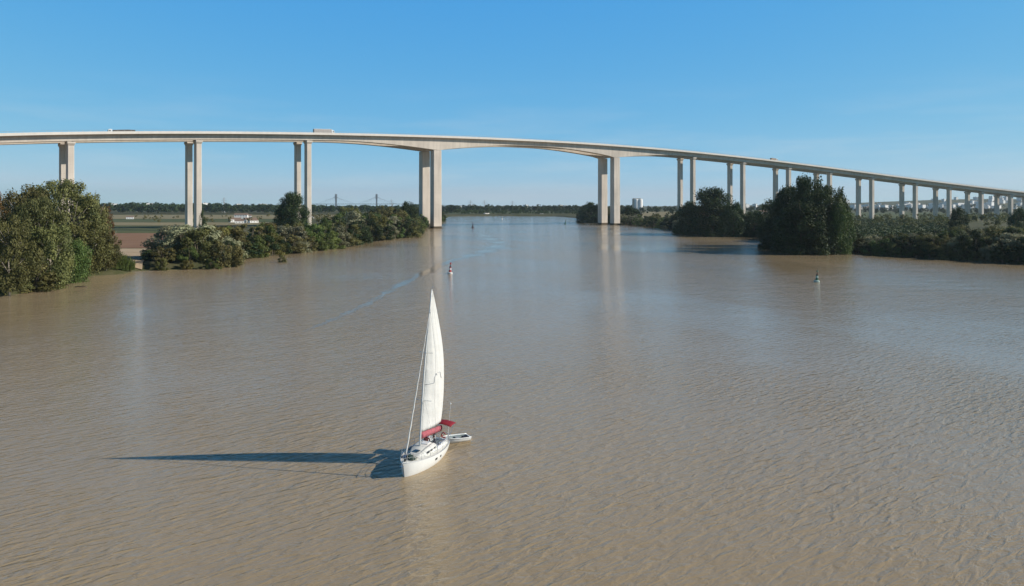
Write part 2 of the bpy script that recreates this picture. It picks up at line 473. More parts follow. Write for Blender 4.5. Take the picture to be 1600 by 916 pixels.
def watermat(name, strength=1.0, rough=.07):
    m, nt, b = mat(name)
    L = nt.links.new
    tc = nt.nodes.new('ShaderNodeTexCoord')
    b.inputs['IOR'].default_value = 1.33
    b.inputs['Specular IOR Level'].default_value = .41
    # silt: slow drift between lighter and darker mud
    nc = nt.nodes.new('ShaderNodeTexNoise'); nc.inputs['Scale'].default_value = .012; nc.inputs['Detail'].default_value = 4
    L(tc.outputs['Object'], nc.inputs['Vector'])
    mx = nt.nodes.new('ShaderNodeMix'); mx.data_type = 'RGBA'
    mx.inputs['A'].default_value = (*WATER_A, 1); mx.inputs['B'].default_value = (*WATER_B, 1)
    L(nc.outputs['Fac'], mx.inputs['Factor']); L(mx.outputs['Result'], b.inputs['Base Color'])
    def noise(scale, rot, sx, sy, detail, dist=0., rg=.5):
        mp = nt.nodes.new('ShaderNodeMapping'); mp.vector_type = 'TEXTURE'; mp.inputs['Rotation'].default_value = (0, 0, R(rot)); mp.inputs['Scale'].default_value = (1/sx, 1/sy, 1)
        n = nt.nodes.new('ShaderNodeTexNoise'); n.inputs['Scale'].default_value = scale; n.inputs['Detail'].default_value = detail
        n.inputs['Distortion'].default_value = dist; n.inputs['Roughness'].default_value = rg
        L(tc.outputs['Object'], mp.inputs['Vector']); L(mp.outputs['Vector'], n.inputs['Vector'])
        return n.outputs['Fac']
    def mth(op, a, bb, c=None):
        k = nt.nodes.new('ShaderNodeMath'); k.operation = op
        for i, v in enumerate((a, bb, c)):
            if v is None: continue
            if hasattr(v, 'is_linked') or hasattr(v, 'node'): L(v, k.inputs[i])
            else: k.inputs[i].default_value = v
        return k.outputs[0]
    w1 = noise(1.4, 38, .42, 1.3, 3, .6)       # wind ripples under a metre apart
    w2 = noise(2.9, 15, .6, 1.4, 3, .5)
    w3 = noise(.16, 30, .6, 1.2, 2)
    patch = noise(.018, 10, 1, .6, 4, .5)
    pr = nt.nodes.new('ShaderNodeMapRange'); pr.inputs['From Min'].default_value = .35; pr.inputs['From Max'].default_value = .65
    pr.inputs['To Min'].default_value = .35; pr.inputs['To Max'].default_value = 1.2
    L(patch, pr.inputs['Value'])
    # sharpen crests
    r1 = mth('MULTIPLY', mth('POWER', w1, 1.4), 1.0)
    h = mth('MULTIPLY_ADD', w2, .3, r1)
    h = mth('MULTIPLY_ADD', w3, 1.0, h)
    h = mth('MULTIPLY', h, pr.outputs['Result'])
    bu = nt.nodes.new('ShaderNodeBump'); bu.inputs['Strength'].default_value = 1.0
    bu.inputs['Distance'].default_value = WATER_BUMP*strength
    L(h, bu.inputs['Height']); L(bu.outputs['Normal'], b.inputs['Normal'])
    rr = nt.nodes.new('ShaderNodeMapRange'); rr.inputs['From Min'].default_value = .35; rr.inputs['From Max'].default_value = .65
    rr.inputs['To Min'].default_value = rough*.7; rr.inputs['To Max'].default_value = rough*1.5
    L(patch, rr.inputs['Value']); L(rr.outputs['Result'], b.inputs['Roughness'])
    return m
WATER_A, WATER_B = (.315, .235, .138), (.425, .322, .195)
WATER_BUMP = .19
M['water'] = watermat('muddy_river_water')
b = MB(); S_ = 9300
b.add([(-S_, -2000, 0), (S_, -2000, 0), (S_, S_, 0), (-S_, S_, 0)], [(0, 1, 2, 3)])
tag(b.build('river_water', M['water']), kind='structure')

# glassy streak left behind by the boat: a low sheet of calmer water
def ribbon(name, pts, widths, material, z):
    P = [Vector(p).to_2d() if len(p) > 2 else Vector(p) for p in pts]
    vs = []; fs = []; al = []
    dense = []; wd = []
    for i in range(len(P)-1):
        k = 12
        for j in range(k):
            t = j/k; dense.append(P[i].lerp(P[i+1], t)); wd.append(widths[i]*(1-t)+widths[i+1]*t)
    dense.append(P[-1]); wd.append(widths[-1])
    for _ in range(6):
        dense = [dense[0]] + [(dense[i-1]+dense[i]*2+dense[i+1])/4 for i in range(1, len(dense)-1)] + [dense[-1]]
    rnd = random.Random(5); n = len(dense)
    for i, p in enumerate(dense):
        d = (dense[min(i+1, n-1)]-dense[max(i-1, 0)]).normalized(); nn = Vector((-d.y, d.x))
        w = wd[i]*(1+.35*math.sin(i*1.3)+.2*rnd.uniform(-1, 1))
        for s, a in ((-1, 0), (-.35, 1), (.35, 1), (1, 0)):
            vs.append((p.x+nn.x*s*w, p.y+nn.y*s*w, z)); al.append(a*.7*(.55+.45*math.sin(i*.5)**2)*min(1, i/6, (n-1-i)/6))
    for i in range(n-1):
        for k in range(3): fs.append((i*4+k, i*4+k+1, i*4+k+5, i*4+k+4))
    me = bpy.data.meshes.new(name); me.from_pydata(vs, [], fs)
    ca = me.attributes.new('fade', 'FLOAT', 'POINT'); ca.data.foreach_set('value', al)
    me.materials.append(material)
    return link(name, me)
def slickmat():
    m = watermat('calm_slick_water', .12, .04)
    nt = m.node_tree; b_ = nt.nodes['Principled BSDF']
    b_.inputs['Specular IOR Level'].default_value = 1.0
    t = nt.nodes.new('ShaderNodeBsdfTransparent'); ms = nt.nodes.new('ShaderNodeMixShader')
    a = nt.nodes.new('ShaderNodeAttribute'); a.attribute_name = 'fade'
    nt.links.new(a.outputs['Fac'], ms.inputs['Fac']); nt.links.new(t.outputs[0], ms.inputs[1]); nt.links.new(b_.outputs[0], ms.inputs[2])
    nt.links.new(ms.outputs[0], nt.nodes['Material Output'].inputs['Surface'])
    return m
M['slick'] = slickmat()
wk = ribbon('boat_wake', [bp(*q) for q in [(750, 362), (757, 371), (784, 381), (755, 395), (700, 409), (620, 448), (575, 475), (515, 502), (470, 520)]],
            [6, 7, 8, 5, 2.6, 1.5, 1.1, .9, .7], M['slick'], .02)
tag(wk, kind='structure')

# ------------------------------------------------------------------ fields
def field(name, quad, material, z=None, n=40):
    """sheet draped a few centimetres above the ground"""
    (a, b_, c, d) = [np.array(q, float) for q in quad]
    U, V = np.meshgrid(np.linspace(0, 1, n), np.linspace(0, 1, n))
    U = U.ravel()[:, None]; V = V.ravel()[:, None]
    P = (a*(1-U)+b_*U)*(1-V) + (d*(1-U)+c*U)*V
    Z = ground_z(P) + .12 + (z or 0)
    me = bpy.data.meshes.new(name)
    fs = [(j*n+i, j*n+i+1, (j+1)*n+i+1, (j+1)*n+i) for j in range(n-1) for i in range(n-1)]
    me.from_pydata([(p[0], p[1], q) for p, q in zip(P, Z)], [], fs)
    me.materials.append(material)
    me.polygons.foreach_set('use_smooth', [True]*len(fs))
    return tag(link(name, me), kind='structure')
def fq(x0, x1, y0, y1, z=2.2, x2=None, x3=None):
    return [bp(x0, y0, z), bp(x1, y0, z), bp(x1 if x2 is None else x2, y1, z), bp(x0 if x3 is None else x3, y1, z)]
field('ploughed_field', fq(-200, 262, 388, 365), M['plough'])
field('green_field', fq(-300, 330, 364.8, 353), M['fgreen'])
field('stubble_field', fq(-400, 420, 352.6, 347.5), M['ftan'])
field('meadow', fq(-500, 460, 347.2, 342.5), M['fmead'])
field('dry_field', fq(-600, 640, 342.2, 336), M['ftan'])
field('sand_bank', [bp(150, 414, 1.6), bp(222, 417, 1.2), bp(236, 389, 2.2), bp(-60, 389, 2.2)], M['sand'], .05)
field('green_crop_field', [bp(1290, 380, 2.2), bp(1530, 380, 2.2), bp(1500, 341, 2.2), bp(1310, 341, 2.2)], M['fgreen'])
field('dry_slope', [bp(985, 341, 2.2), bp(1110, 341, 2.2), bp(1120, 331, 2.2), bp(985, 331, 2.2)], M['ftan'])
field('dry_field', [bp(1120, 341, 2.2), bp(1700, 341, 2.2), bp(1700, 332, 2.2), bp(1120, 332, 2.2)], M['fmead'])
field('meadow', [bp(600, 334, 2.2), bp(980, 334, 2.2), bp(980, 331, 2.2), bp(600, 331, 2.2)], M['fmead'])

# ------------------------------------------------------------------ foliage
def leaf_quads(C, N, size, rng, elong=1.6):
    """one small leaf-spray face at each centre C facing roughly N"""
    n = len(C)
    N = N/np.linalg.norm(N, axis=1)[:, None]
    T = rng.normal(size=(n, 3)); T -= (T*N).sum(1)[:, None]*N; T /= np.linalg.norm(T, axis=1)[:, None]
    B = np.cross(N, T)
    s = size*(.55+.9*rng.random(n))[:, None]
    a = T*s*elong*.5; b_ = B*s*.5
    j = lambda: 1+.35*rng.normal(size=(n, 1))
    V = np.stack([C-a*j(), C-b_*j(), C+a*j(), C+b_*j()], 1)
    return V.reshape(-1, 3)

def foliage_mesh(name, V, tone, material):
    me = bpy.data.meshes.new(name); nq = len(V)//4
    me.vertices.add(len(V)); me.vertices.foreach_set('co', V.astype(np.float32).ravel())
    me.loops.add(nq*4); me.loops.foreach_set('vertex_index', np.arange(nq*4, dtype=np.int32))
    me.polygons.add(nq); me.polygons.foreach_set('loop_start', np.arange(0, nq*4, 4, dtype=np.int32))
    at_ = me.attributes.new('tone', 'FLOAT', 'FACE'); at_.data.foreach_set('value', np.clip(tone, 0, 1).astype(np.float32))
    me.update(calc_edges=True); me.materials.append(material)
    return me

def crown_pts(seed, prof, n_lobe, n_leaf, leaf, lobe_r=(.10, .2), droop=0., flat=.75, shell=.5):
    """crown in a unit box (height 1, radius .5); prof(t) = envelope radius at height t"""
    rng = np.random.default_rng(seed)
    C = []; N = []; T = []
    L = []
    tries = 0
    while len(L) < n_lobe and tries < 4000:
        tries += 1
        t = rng.random(); r = prof(t)
        if r <= 0.02 or rng.random() > (r/.5)**.8+.15: continue
        a = rng.random()*2*math.pi; q = r*math.sqrt(rng.random()) if rng.random() < .5 else r*rng.uniform(.7, 1)
        lr = rng.uniform(*lobe_r)
        p = np.array([q*math.cos(a)*(1-lr*.6), q*math.sin(a)*(1-lr*.6), t*(1-1.05*lr*flat)])
        L.append((p, lr))
    per = n_leaf//len(L)
    for p, lr in L:
        d = rng.normal(size=(per, 3)); d /= np.linalg.norm(d, axis=1)[:, None]
        rad = lr*(shell+(1-shell)*rng.random(per))*(1+.25*np.sin(d[:, 0]*5+p[0]*20)*np.sin(d[:, 1]*6+p[1]*20))
        k = rng.random(per) < .12
        rad = np.where(k, rad*rng.uniform(1.05, 1.35, per), rad)
        c = p + d*rad[:, None]*np.array([1, 1, flat])
        if droop: c[:, 2] -= droop*lr*rng.random(per)**2*3
        c[:, 2] = np.clip(c[:, 2], .01, 1.02)
        base = rng.random()
        C.append(c); N.append(d*.9+rng.normal(size=(per, 3))*.5+np.array([0, 0, .3]))
        T.append(np.clip(base*.7+.3*rng.random(per)+.15*(d[:, 2]), 0, 1))
    C = np.concatenate(C); N = np.concatenate(N); T = np.concatenate(T)
    return C, N, T, leaf, rng

def make_crown(name, material, **k):
    C, N, T, leaf, rng = crown_pts(**k)
    return foliage_mesh(name, leaf_quads(C, N, leaf, rng), T, material)

def trunk_mesh(name, material, seed, n_limb=6, fork=.25, r=.018, lean=.05, top=.8, spread=.3, bare=0):
    rnd = random.Random(seed); m = MB()
    lx, ly = rnd.uniform(-lean, lean), rnd.uniform(-lean, lean)
    m.tube([(0, 0, -.03), (lx*.3, ly*.3, fork*.6), (lx, ly, fork), (lx*1.6, ly*1.2, top)], [r*1.3, r, r*.85, r*.25], 8)
    for i in range(n_limb):
        a = 2*math.pi*i/n_limb+rnd.uniform(-.4, .4); t = rnd.uniform(fork, top*.75)
        s = spread*rnd.uniform(.6, 1.1); x0, y0 = lx*(t/fork if t < fork else 1+.6*(t-fork)), ly
        e = (x0+s*math.cos(a), y0+s*math.sin(a), min(.95, t+s*rnd.uniform(.5, 1.3)))
        mid = (x0+.5*s*math.cos(a+.2), y0+.5*s*math.sin(a+.2), t+(e[2]-t)*.35)
        m.tube([(x0, y0, t), mid, e], [r*.55, r*.38, r*.12], 6)
        for q in range(2):
            b2 = a+rnd.uniform(-.9, .9); s2 = s*.5
            m.tube([mid, (mid[0]+s2*math.cos(b2), mid[1]+s2*math.sin(b2), mid[2]+s2*rnd.uniform(.3, 1.1))], [r*.3, r*.07], 5)
    return m.mesh(name, material, True)

P_round = lambda t: .5*math.sqrt(max(0, 1-((t-.52)/.5)**2))
P_dome = lambda t: .5*math.sqrt(max(0, 1-((t-.3)/.72)**2)) if t > .12 else .35
P_bush = lambda t: .5*math.sqrt(max(0, 1-(t/1.02)**2))
P_tall = lambda t: (.2+.3*math.sin(math.pi*min(1, (t+.02)/1.0))**.8) if t > .04 else .0
P_spire = lambda t: max(.1, .5*(1-t)**.6)
P_euc = lambda t: (.22+.28*math.sin(math.pi*(t-.15)/.9)) if t > .18 else 0
P_col = lambda t: .42*math.sin(math.pi*min(1, max(0, t)*.9+.1))**.5

TREES = {}   # kind -> (crown mesh, trunk mesh)
def tree_kind(k, leafm, barkm, **kw):
    tk = kw.pop('tk', {})
    TREES[k] = (make_crown(k+'_crown', M[leafm], **kw), trunk_mesh(k+'_trunk', M[barkm], kw['seed']+3, **tk))
P_bush2 = P_bush
tree_kind('gum1', 'leaf_euc', 'bark', seed=1, prof=P_euc, n_lobe=95, n_leaf=21000, leaf=.016, lobe_r=(.06, .13), droop=.35, tk=dict(n_limb=9, r=.016, spread=.36))
tree_kind('gum2', 'leaf_olive', 'bark', seed=2, prof=P_euc, n_lobe=85, n_leaf=19000, leaf=.016, lobe_r=(.06, .14), droop=.3, tk=dict(n_limb=9, r=.016, spread=.36))
tree_kind('gum3', 'leaf_euc', 'bark', seed=3, prof=P_round, n_lobe=90, n_leaf=19000, leaf=.018, lobe_r=(.07, .15), droop=.3, tk=dict(n_limb=8, r=.018, spread=.34))
tree_kind('rust', 'leaf_rust', 'bark', seed=4, prof=P_euc, n_lobe=60, n_leaf=12000, leaf=.018, lobe_r=(.06, .13), droop=.2, tk=dict(n_limb=8, r=.015))
tree_kind('poplar', 'leaf_dark', 'barkd', seed=5, prof=P_tall, n_lobe=120, n_leaf=22000, leaf=.017, lobe_r=(.06, .12), flat=1.1, tk=dict(n_limb=8, r=.014, spread=.25))
tree_kind('poplar2', 'leaf_dark', 'barkd', seed=6, prof=lambda t: max(.12, .5*math.sqrt(max(0, 1-((t-.35)/.66)**2))), n_lobe=120, n_leaf=22000, leaf=.017, lobe_r=(.06, .13), flat=1.0, tk=dict(n_limb=8, r=.014, spread=.25))
tree_kind('willow', 'leaf_green', 'barkd', seed=7, prof=P_round, n_lobe=85, n_leaf=17000, leaf=.018, lobe_r=(.08, .15), droop=.6, tk=dict(n_limb=8, r=.018))
tree_kind('stone_pine', 'leaf_dark', 'barkd', seed=18, prof=P_bush, n_lobe=130, n_leaf=26000, leaf=.017, lobe_r=(.09, .16), flat=.8, tk=dict(n_limb=8, r=.02, spread=.35))
tree_kind('bushy', 'leaf_dark', 'barkd', seed=9, prof=P_bush, n_lobe=80, n_leaf=14000, leaf=.02, lobe_r=(.09, .17), tk=dict(n_limb=7, r=.02, fork=.12))
tree_kind('cypress', 'leaf_dark', 'barkd', seed=10, prof=P_col, n_lobe=30, n_leaf=5000, leaf=.022, lobe_r=(.08, .14), flat=1.3, tk=dict(n_limb=4, r=.02, spread=.15))

def bush_kind(leafm, seed, n_lobe, n_leaf, leaf, prof=P_bush, stems=7, barkm='twig', **k):
    C, N, T, lf, rng = crown_pts(seed=seed, prof=prof, n_lobe=n_lobe, n_leaf=n_leaf, leaf=leaf, **k)
    V = leaf_quads(C, N, lf, rng)
    me = foliage_mesh('bush', V, T, M[leafm])
    # stems joined in as extra quads
    rnd = random.Random(seed); m = MB()
    for i in range(stems):
        a = rnd.random()*6.28; s = rnd.uniform(.15, .42)
        m.tube([(.05*math.cos(a), .05*math.sin(a), -.04), (.5*s*math.cos(a), .5*s*math.sin(a), .35), (s*math.cos(a), s*math.sin(a), rnd.uniform(.65, .98))], [.012, .009, .003], 4, caps=False)
    n0 = len(V); allv = np.concatenate([V, np.array(m.v)]); q2 = np.array(m.f)+n0
    q = np.concatenate([np.arange(n0).reshape(-1, 4), q2])
    me2 = bpy.data.meshes.new('bush'); me2.vertices.add(len(allv)); me2.vertices.foreach_set('co', allv.astype(np.float32).ravel())
    me2.loops.add(q.size); me2.loops.foreach_set('vertex_index', q.ravel().astype(np.int32))
    me2.polygons.add(len(q)); me2.polygons.foreach_set('loop_start', np.arange(0, q.size, 4, dtype=np.int32))
    me2.polygons.foreach_set('material_index', np.array([0]*(n0//4)+[1]*len(q2), dtype=np.int32))
    at_ = me2.attributes.new('tone', 'FLOAT', 'FACE'); at_.data.foreach_set('value', np.concatenate([T, np.zeros(len(q2))]).astype(np.float32))
    me2.update(calc_edges=True); me2.materials.append(M[leafm]); me2.materials.append(M[barkm])
    bpy.data.meshes.remove(me)
    return me2
BUSH = {}
for k, lm in (('olive', 'leaf_olive'), ('grey', 'leaf_grey'), ('green', 'leaf_green'), ('yellow', 'leaf_yellow'), ('dark', 'leaf_dark')):
    sd_ = sum(map(ord, k))
    BUSH[k] = [bush_kind(lm, sd_, 30, 6500, .03, lobe_r=(.09, .2)),
               bush_kind(lm, sd_+1, 26, 6000, .03, prof=P_tall, lobe_r=(.08, .17), flat=1.0),
               bush_kind(lm, sd_+2, 34, 6500, .028, prof=P_round, lobe_r=(.07, .15))]
def reed_mesh(leafm, seed, n=900):
    rng = np.random.default_rng(seed)
    a = rng.random(n)*6.28; r = .5*np.sqrt(rng.random(n)); h = (.55+.45*rng.random(n))*(1-.5*(r/.5)**2)
    x = r*np.cos(a); y = r*np.sin(a); V = []; T = []
    for i in range(n):
        la = rng.random()*6.28; dx, dy = .10*math.cos(la), .10*math.sin(la); w = .006
        for s0, s1 in ((0, .5), (.5, 1)):
            p0 = np.array([x[i]+dx*s0**2, y[i]+dy*s0**2, h[i]*s0]); p1 = np.array([x[i]+dx*s1**2, y[i]+dy*s1**2, h[i]*s1])
            o = np.array([-math.sin(la)*w, math.cos(la)*w, 0])
            V += [p0-o, p0+o, p1+o*.7, p1-o*.7]; T.append(rng.random())
        for q in range(4):
            z0 = h[i]*rng.uniform(.3, .95); lb = rng.random()*6.28
            c = np.array([x[i], y[i], z0]); e = c+np.array([math.cos(lb)*.09, math.sin(lb)*.09, rng.uniform(-.02, .07)])
            o = np.array([-math.sin(lb)*.008, math.cos(lb)*.008, 0])
            V += [c-o, c+o, e+o*.2, e-o*.2]; T.append(.3+.7*rng.random())
    return foliage_mesh('reeds', np.array(V), np.array(T), M[leafm])
BUSH['reed'] = [reed_mesh('leaf_green', 77), reed_mesh('leaf_green', 78), reed_mesh('leaf_yellow', 79)]

RND = random.Random(11)
def plant_tree(kind, px, base_y, top_y, w_px, name, label, group=None, cat='tree', Y=None):
    if Y is None: X, Y = bp(px, base_y, 1.8)
    else: X = at(px, Y)
    z = gz(X, Y) - .2
    H = (ztop(top_y, Y) - z)*1.07
    dep = Y*CP + 10*SP
    W = w_px*dep/F
    Y += .3*W; X = at(px, Y); z = gz(X, Y) - .2; H = (ztop(top_y, Y) - z)*1.07; W = w_px*Y/F   # stands back from the edge by its own spread
    root = empty(name, (X, Y, z), (0, 0, RND.random()*6.28))
    cr, tr = TREES[kind]
    for nm, me in (('crown', cr), ('trunk', tr)):
        o = link(nm, me, root, scale=(W, W, H))
    tag(root, label, cat, group)
    return root

G1 = 'tall gum trees crowding the bank beside the ploughed field'
for a in [
    ('gum1', 92, 424, 284, 120, 'gum_tree', 'tallest spreading gum tree, its top crossing the foot of a pier'),
    ('gum2', 38, 436, 291, 100, 'gum_tree', 'tall gum tree with clumped olive crown beside the tallest gum'),
    ('gum3', 140, 418, 303, 58, 'gum_tree', 'rounded gum tree at the edge of the bank group next to the ploughed field'),
    ('gum1', 60, 440, 312, 90, 'gum_tree', 'gum tree with drooping grey-green foliage in the middle of the bank group'),
    ('rust', -2, 430, 305, 46, 'rust_leaved_tree', 'rust coloured tree at the very edge of the picture above the gums'),
    ('gum2', 15, 452, 338, 90, 'gum_tree', 'low bank gum leaning over the water at the picture edge'),
    ('gum3', 78, 442, 345, 80, 'gum_tree', 'lower gum with pale bare limbs overhanging the water'),
    ('gum2', 134, 424, 345, 84, 'gum_tree', 'brownish olive gum behind the reed bed'),
    ('gum1', -60, 445, 300, 110, 'gum_tree', 'gum tree partly outside the picture beside the rust coloured tree'),
    ('rust', 158, 412, 322, 40, 'rust_leaved_tree', 'small rust tinted tree on the outer flank of the gum group'),
    ('gum2', 166, 420, 362, 44, 'gum_tree', 'small brownish gum tapering down to the reed bed'),
    ('willow', 112, 432, 372, 60, 'willow_tree', 'small yellowish willow at the water under the gums'),
]:
    plant_tree(*a, group=G1)
for px, by, ty, w, k, lb in [
    (50, 458, 405, 70, 'olive', 'dark brush at the waterline under the leaning gum'),
    (88, 446, 405, 50, 'olive', 'dark brush ball at the tip of the gum bank'),
    (10, 462, 400, 70, 'olive', 'brush at the water edge at the picture border'),
    (70, 452, 418, 40, 'grey', 'pale dry brush between two dark brush clumps by the water')]:
    X, Y = bp(px, by-3, 0); z = gz(X, Y)-.2
    o = link('waterside_bush', BUSH[k][0], loc=(X, Y, z), rot=(0, 0, RND.random()*6), scale=(w*Y/F, w*Y/F, ztop(ty, Y)-z))
    tag(o, lb, 'bush', 'brush under the gum trees')
for i, (px, by, ty, w, lb) in enumerate([
    (118, 431, 393, 46, 'bright green reed clump beside the gum bank tip'), (140, 430, 388, 50, 'bright green reed clump below the brownish olive gum'),
    (160, 429, 385, 50, 'tall bright green reed clump in the middle of the reed bed'), (177, 428, 389, 44, 'bright green reed clump next to the end of the reed bed'),
    (192, 427, 396, 34, 'lower yellow-green reed clump at the sand bank')]):
    X, Y = bp(px, by-1.5, 0); z = gz(X, Y)-.3
    o = link('reeds', BUSH['reed'][i % 3], loc=(X, Y, z), rot=(0, 0, RND.random()*6), scale=(w*Y/F, w*Y/F, ztop(ty, Y)-z))
    tag(o, lb, 'reeds', 'reed bed between the gums and the sand bank')

def near_px(poly, s):
    pass
def thicket(poly, sil, rows, spacing, kinds, name, zone, group, seed, hmax, wratio=(.95, 1.45), pxr=(-1e9, 1e9), hmin=2.5, cap=.98):
    """plants in rows behind a stretch of bank, each no taller than the skyline of the stretch"""
    rnd = random.Random(seed); out = 0
    P = [Vector(p) for p in poly]
    seg = [(P[i+1]-P[i]).length for i in range(len(P)-1)]; total = sum(seg)
    sx, sy = zip(*sil)
    for off, sc in rows:
        s = rnd.uniform(0, spacing*sc)
        while s < total:
            q = s; i = 0
            while i < len(seg)-1 and q > seg[i]: q -= seg[i]; i += 1
            d = (P[i+1]-P[i]).normalized(); base = P[i]+d*q
            nrm = Vector((-d.y, d.x))
            if river_sd([base+nrm*3])[0] < 0: nrm = -nrm
            p = base+nrm*(off*rnd.uniform(.75, 1.25)+rnd.uniform(-1, 1))
            px, _ = pix(p.x, p.y, 2)
            if pxr[0] < px < pxr[1] and river_sd([p])[0] > -1.0:
                z = gz(p.x, p.y)-.3
                top = ztop(float(np.interp(px, sx, sy)), p.y)-z
                H = min(hmax*rnd.uniform(.65, 1.05)*(.5+.5*min(1, (off+3)/9)), top*rnd.uniform(.78, cap))
                if H > hmin:
                    k = rnd.choices([c[0] for c in kinds], [c[1] for c in kinds])[0]
                    W = H*rnd.uniform(*wratio)
                    W = min(W, 17)
                    if k == 'reed': H = min(H, 4.5); W = 6
                    o = link('reeds' if k == 'reed' else name, rnd.choice(BUSH[k]), loc=(p.x, p.y, z), rot=(rnd.uniform(-.06, .06), rnd.uniform(-.06, .06), rnd.random()*6.28), scale=(W, W*rnd.uniform(.85, 1.15), H))
                    desc = {'olive': 'olive green bush', 'grey': 'grey-leaved bush', 'green': 'fresh green bush', 'yellow': 'yellowing bush', 'dark': 'dark green bush', 'reed': 'pale green reed clump'}[k]
                    where = 'at the waterline' if off < 5 else ('just behind the waterline' if off < 14 else 'in the back rows')
                    tag(o, f'{desc} {where} {zone}', 'reeds' if k == 'reed' else 'bush', f'{group}, {desc} {where}')
                    out += 1
            s += spacing*sc*rnd.uniform(.7, 1.3)
    return out

SIL_L = [(150, 420), (215, 400), (226, 378), (245, 352), (290, 346), (330, 346), (355, 344), (400, 341), (430, 340), (500, 336), (530, 326), (600, 327), (640, 321), (655, 320), (690, 325), (720, 330)]
cnt = []
cnt.append(thicket(LB[5:7], SIL_L, [(.5, .8), (8, 1.1), (18, 1.4)], 7.5, [('grey', 4), ('olive', 3), ('yellow', 1.5), ('green', 1)], 'riverside_bush', 'of the pale thicket beside the sand bank', 'pale thicket', 21, 6.5, pxr=(222, 400)))
cnt.append(thicket(LB[6:11], SIL_L, [(.2, .8), (8, 1.1), (18, 1.5), (32, 2.2)], 9.5, [('olive', 4), ('green', 4), ('grey', 1), ('yellow', 1.5), ('dark', 2)], 'riverside_bush', 'between the pale thicket and the islet', 'long thicket', 22, 14, pxr=(300, 520)))
cnt.append(thicket(LB[10:15], SIL_L, [(.2, .8), (10, 1.1), (24, 1.6), (42, 2.4)], 13, [('olive', 4), ('green', 3), ('grey', .6), ('yellow', .8), ('dark', 3.5)], 'riverside_bush', 'between the islet and the main river pier', 'thicket by the main pier', 23, 19, pxr=(500, 720)))
SIL_R = [(880, 327), (905, 321), (925, 320), (960, 323), (985, 326), (1000, 333), (1045, 334), (1056, 328), (1070, 322), (1100, 310), (1150, 325), (1190, 322), (1210, 318), (1320, 335), (1332, 360), (1345, 366), (1440, 360), (1480, 350), (1540, 343), (1600, 338), (1700, 330)]
cnt.append(thicket(RB[0:4], SIL_R, [(.2, .8), (12, 1.3), (28, 2)], 15, [('olive', 3), ('dark', 4), ('grey', 2), ('green', 1)], 'riverside_bush', 'behind the second river pier', 'thicket behind the second pier', 24, 16, pxr=(880, 1060)))
cnt.append(thicket(RB[3:8], SIL_R, [(.2, .8), (9, 1.2), (24, 1.8)], 12, [('dark', 5), ('olive', 3), ('grey', 1.5)], 'riverside_bush', 'under the dark poplars across the river', 'thicket under the poplars', 25, 16, pxr=(1030, 1250)))
cnt.append(thicket(RB[7:13]+[RNEAR[0]], SIL_R, [(.2, .6), (5, .8), (11, 1.0), (18, 1.5)], 8, [('dark', 5), ('olive', 4), ('grey', 1.5), ('green', .8)], 'riverside_bush', 'along the bank in front of the green crop', 'thicket below the green crop', 26, 11, pxr=(1225, 1680)))
cnt.append(thicket([bp(1440, 385, 2), bp(1640, 385, 2)], SIL_R, [(4, 1), (14, 1.2), (26, 1.4)], 9, [('dark', 4), ('olive', 5), ('grey', 3)], 'scrub_bush', 'on the flat beyond the crop field', 'scrub beyond the crop', 27, 11, pxr=(1440, 1690)))
print('thicket', cnt)

# notable single trees and bushes
for px, by, ty, w, k, v, lb in [
    (300, 418, 345, 92, 'grey', 2, 'large pale grey-green dome bush in front of the tall approach piers'),
    (256, 416, 352, 62, 'grey', 0, 'pale grey dome bush nearest the sand bank'),
    (337, 412, 356, 52, 'yellow', 0, 'yellowish rounded bush next to the large pale dome bush'),
    (280, 420, 380, 50, 'olive', 0, 'low olive bush at the foot of the large pale dome bush'),
    (240, 419, 385, 40, 'dark', 0, 'dark low bush overhanging the water at the sand bank')]:
    X, Y = bp(px, by-2, 0); Y += w*Y/F*.35; X = at(px, Y); z = gz(X, Y)-.3
    o = link('riverside_bush', BUSH[k][v], loc=(X, Y, z), rot=(0, 0, RND.random()*6), scale=(w*Y/F, w*Y/F, ztop(ty, Y)-z))
    tag(o, lb, 'bush', 'bushes beside the sand bank')
plant_tree('stone_pine', 457, 0, 303, 62, 'stone_pine', 'big dark round-topped pine standing clear above the bank thicket', Y=430)
plant_tree('cypress', 316, 0, 327, 18, 'cypress_tree', 'slim dark tree beside the foot of a pair of approach piers', Y=420)
GP = 'dark poplars across the river'
for a in [
    ('stone_pine', 1112, 364, 296, 96, 'poplar_tree', 'broad dark poplar clump standing lone between the second and third approach pairs'),
    ('bushy', 1078, 362, 316, 52, 'bushy_tree', 'low bushy dark tree on the river side of the broad poplar clump'),
    ('bushy', 1146, 366, 318, 50, 'bushy_tree', 'low bushy dark tree next to the broad poplar clump, towards the tall poplars'),
    ('bushy', 1178, 366, 330, 50, 'bushy_tree', 'lowest bushy dark tree filling the gap between both poplar groups'),
    ('poplar2', 1238, 384, 290, 70, 'poplar_tree', 'pointed poplar next to the tallest poplar, nearer the main span'),
    ('poplar2', 1265, 388, 274, 76, 'poplar_tree', 'tallest dark poplar on the far bank, its tip reaching the bridge deck'),
    ('poplar', 1214, 380, 310, 66, 'poplar_tree', 'shorter poplar leaning out to the water on the flank of the tall group'),
    ('poplar', 1296, 390, 293, 78, 'poplar_tree', 'full-crowned poplar on the landward flank of the tall group'),
    ('stone_pine', 1256, 391, 318, 110, 'poplar_tree', 'low broad poplar at the foot of the tall group'),
    ('willow', 1314, 391, 318, 46, 'willow_tree', 'hanging olive willow at the landward foot of the tall poplars'),
    ('bushy', 1215, 384, 335, 56, 'bushy_tree', 'bushy dark tree overhanging the water below the tall poplars')]:
    plant_tree(*a, group=GP)
plant_tree('bushy', 1498, 0, 325, 36, 'bushy_tree', 'lone round dark tree on the plain in front of the far low piers', Y=430)
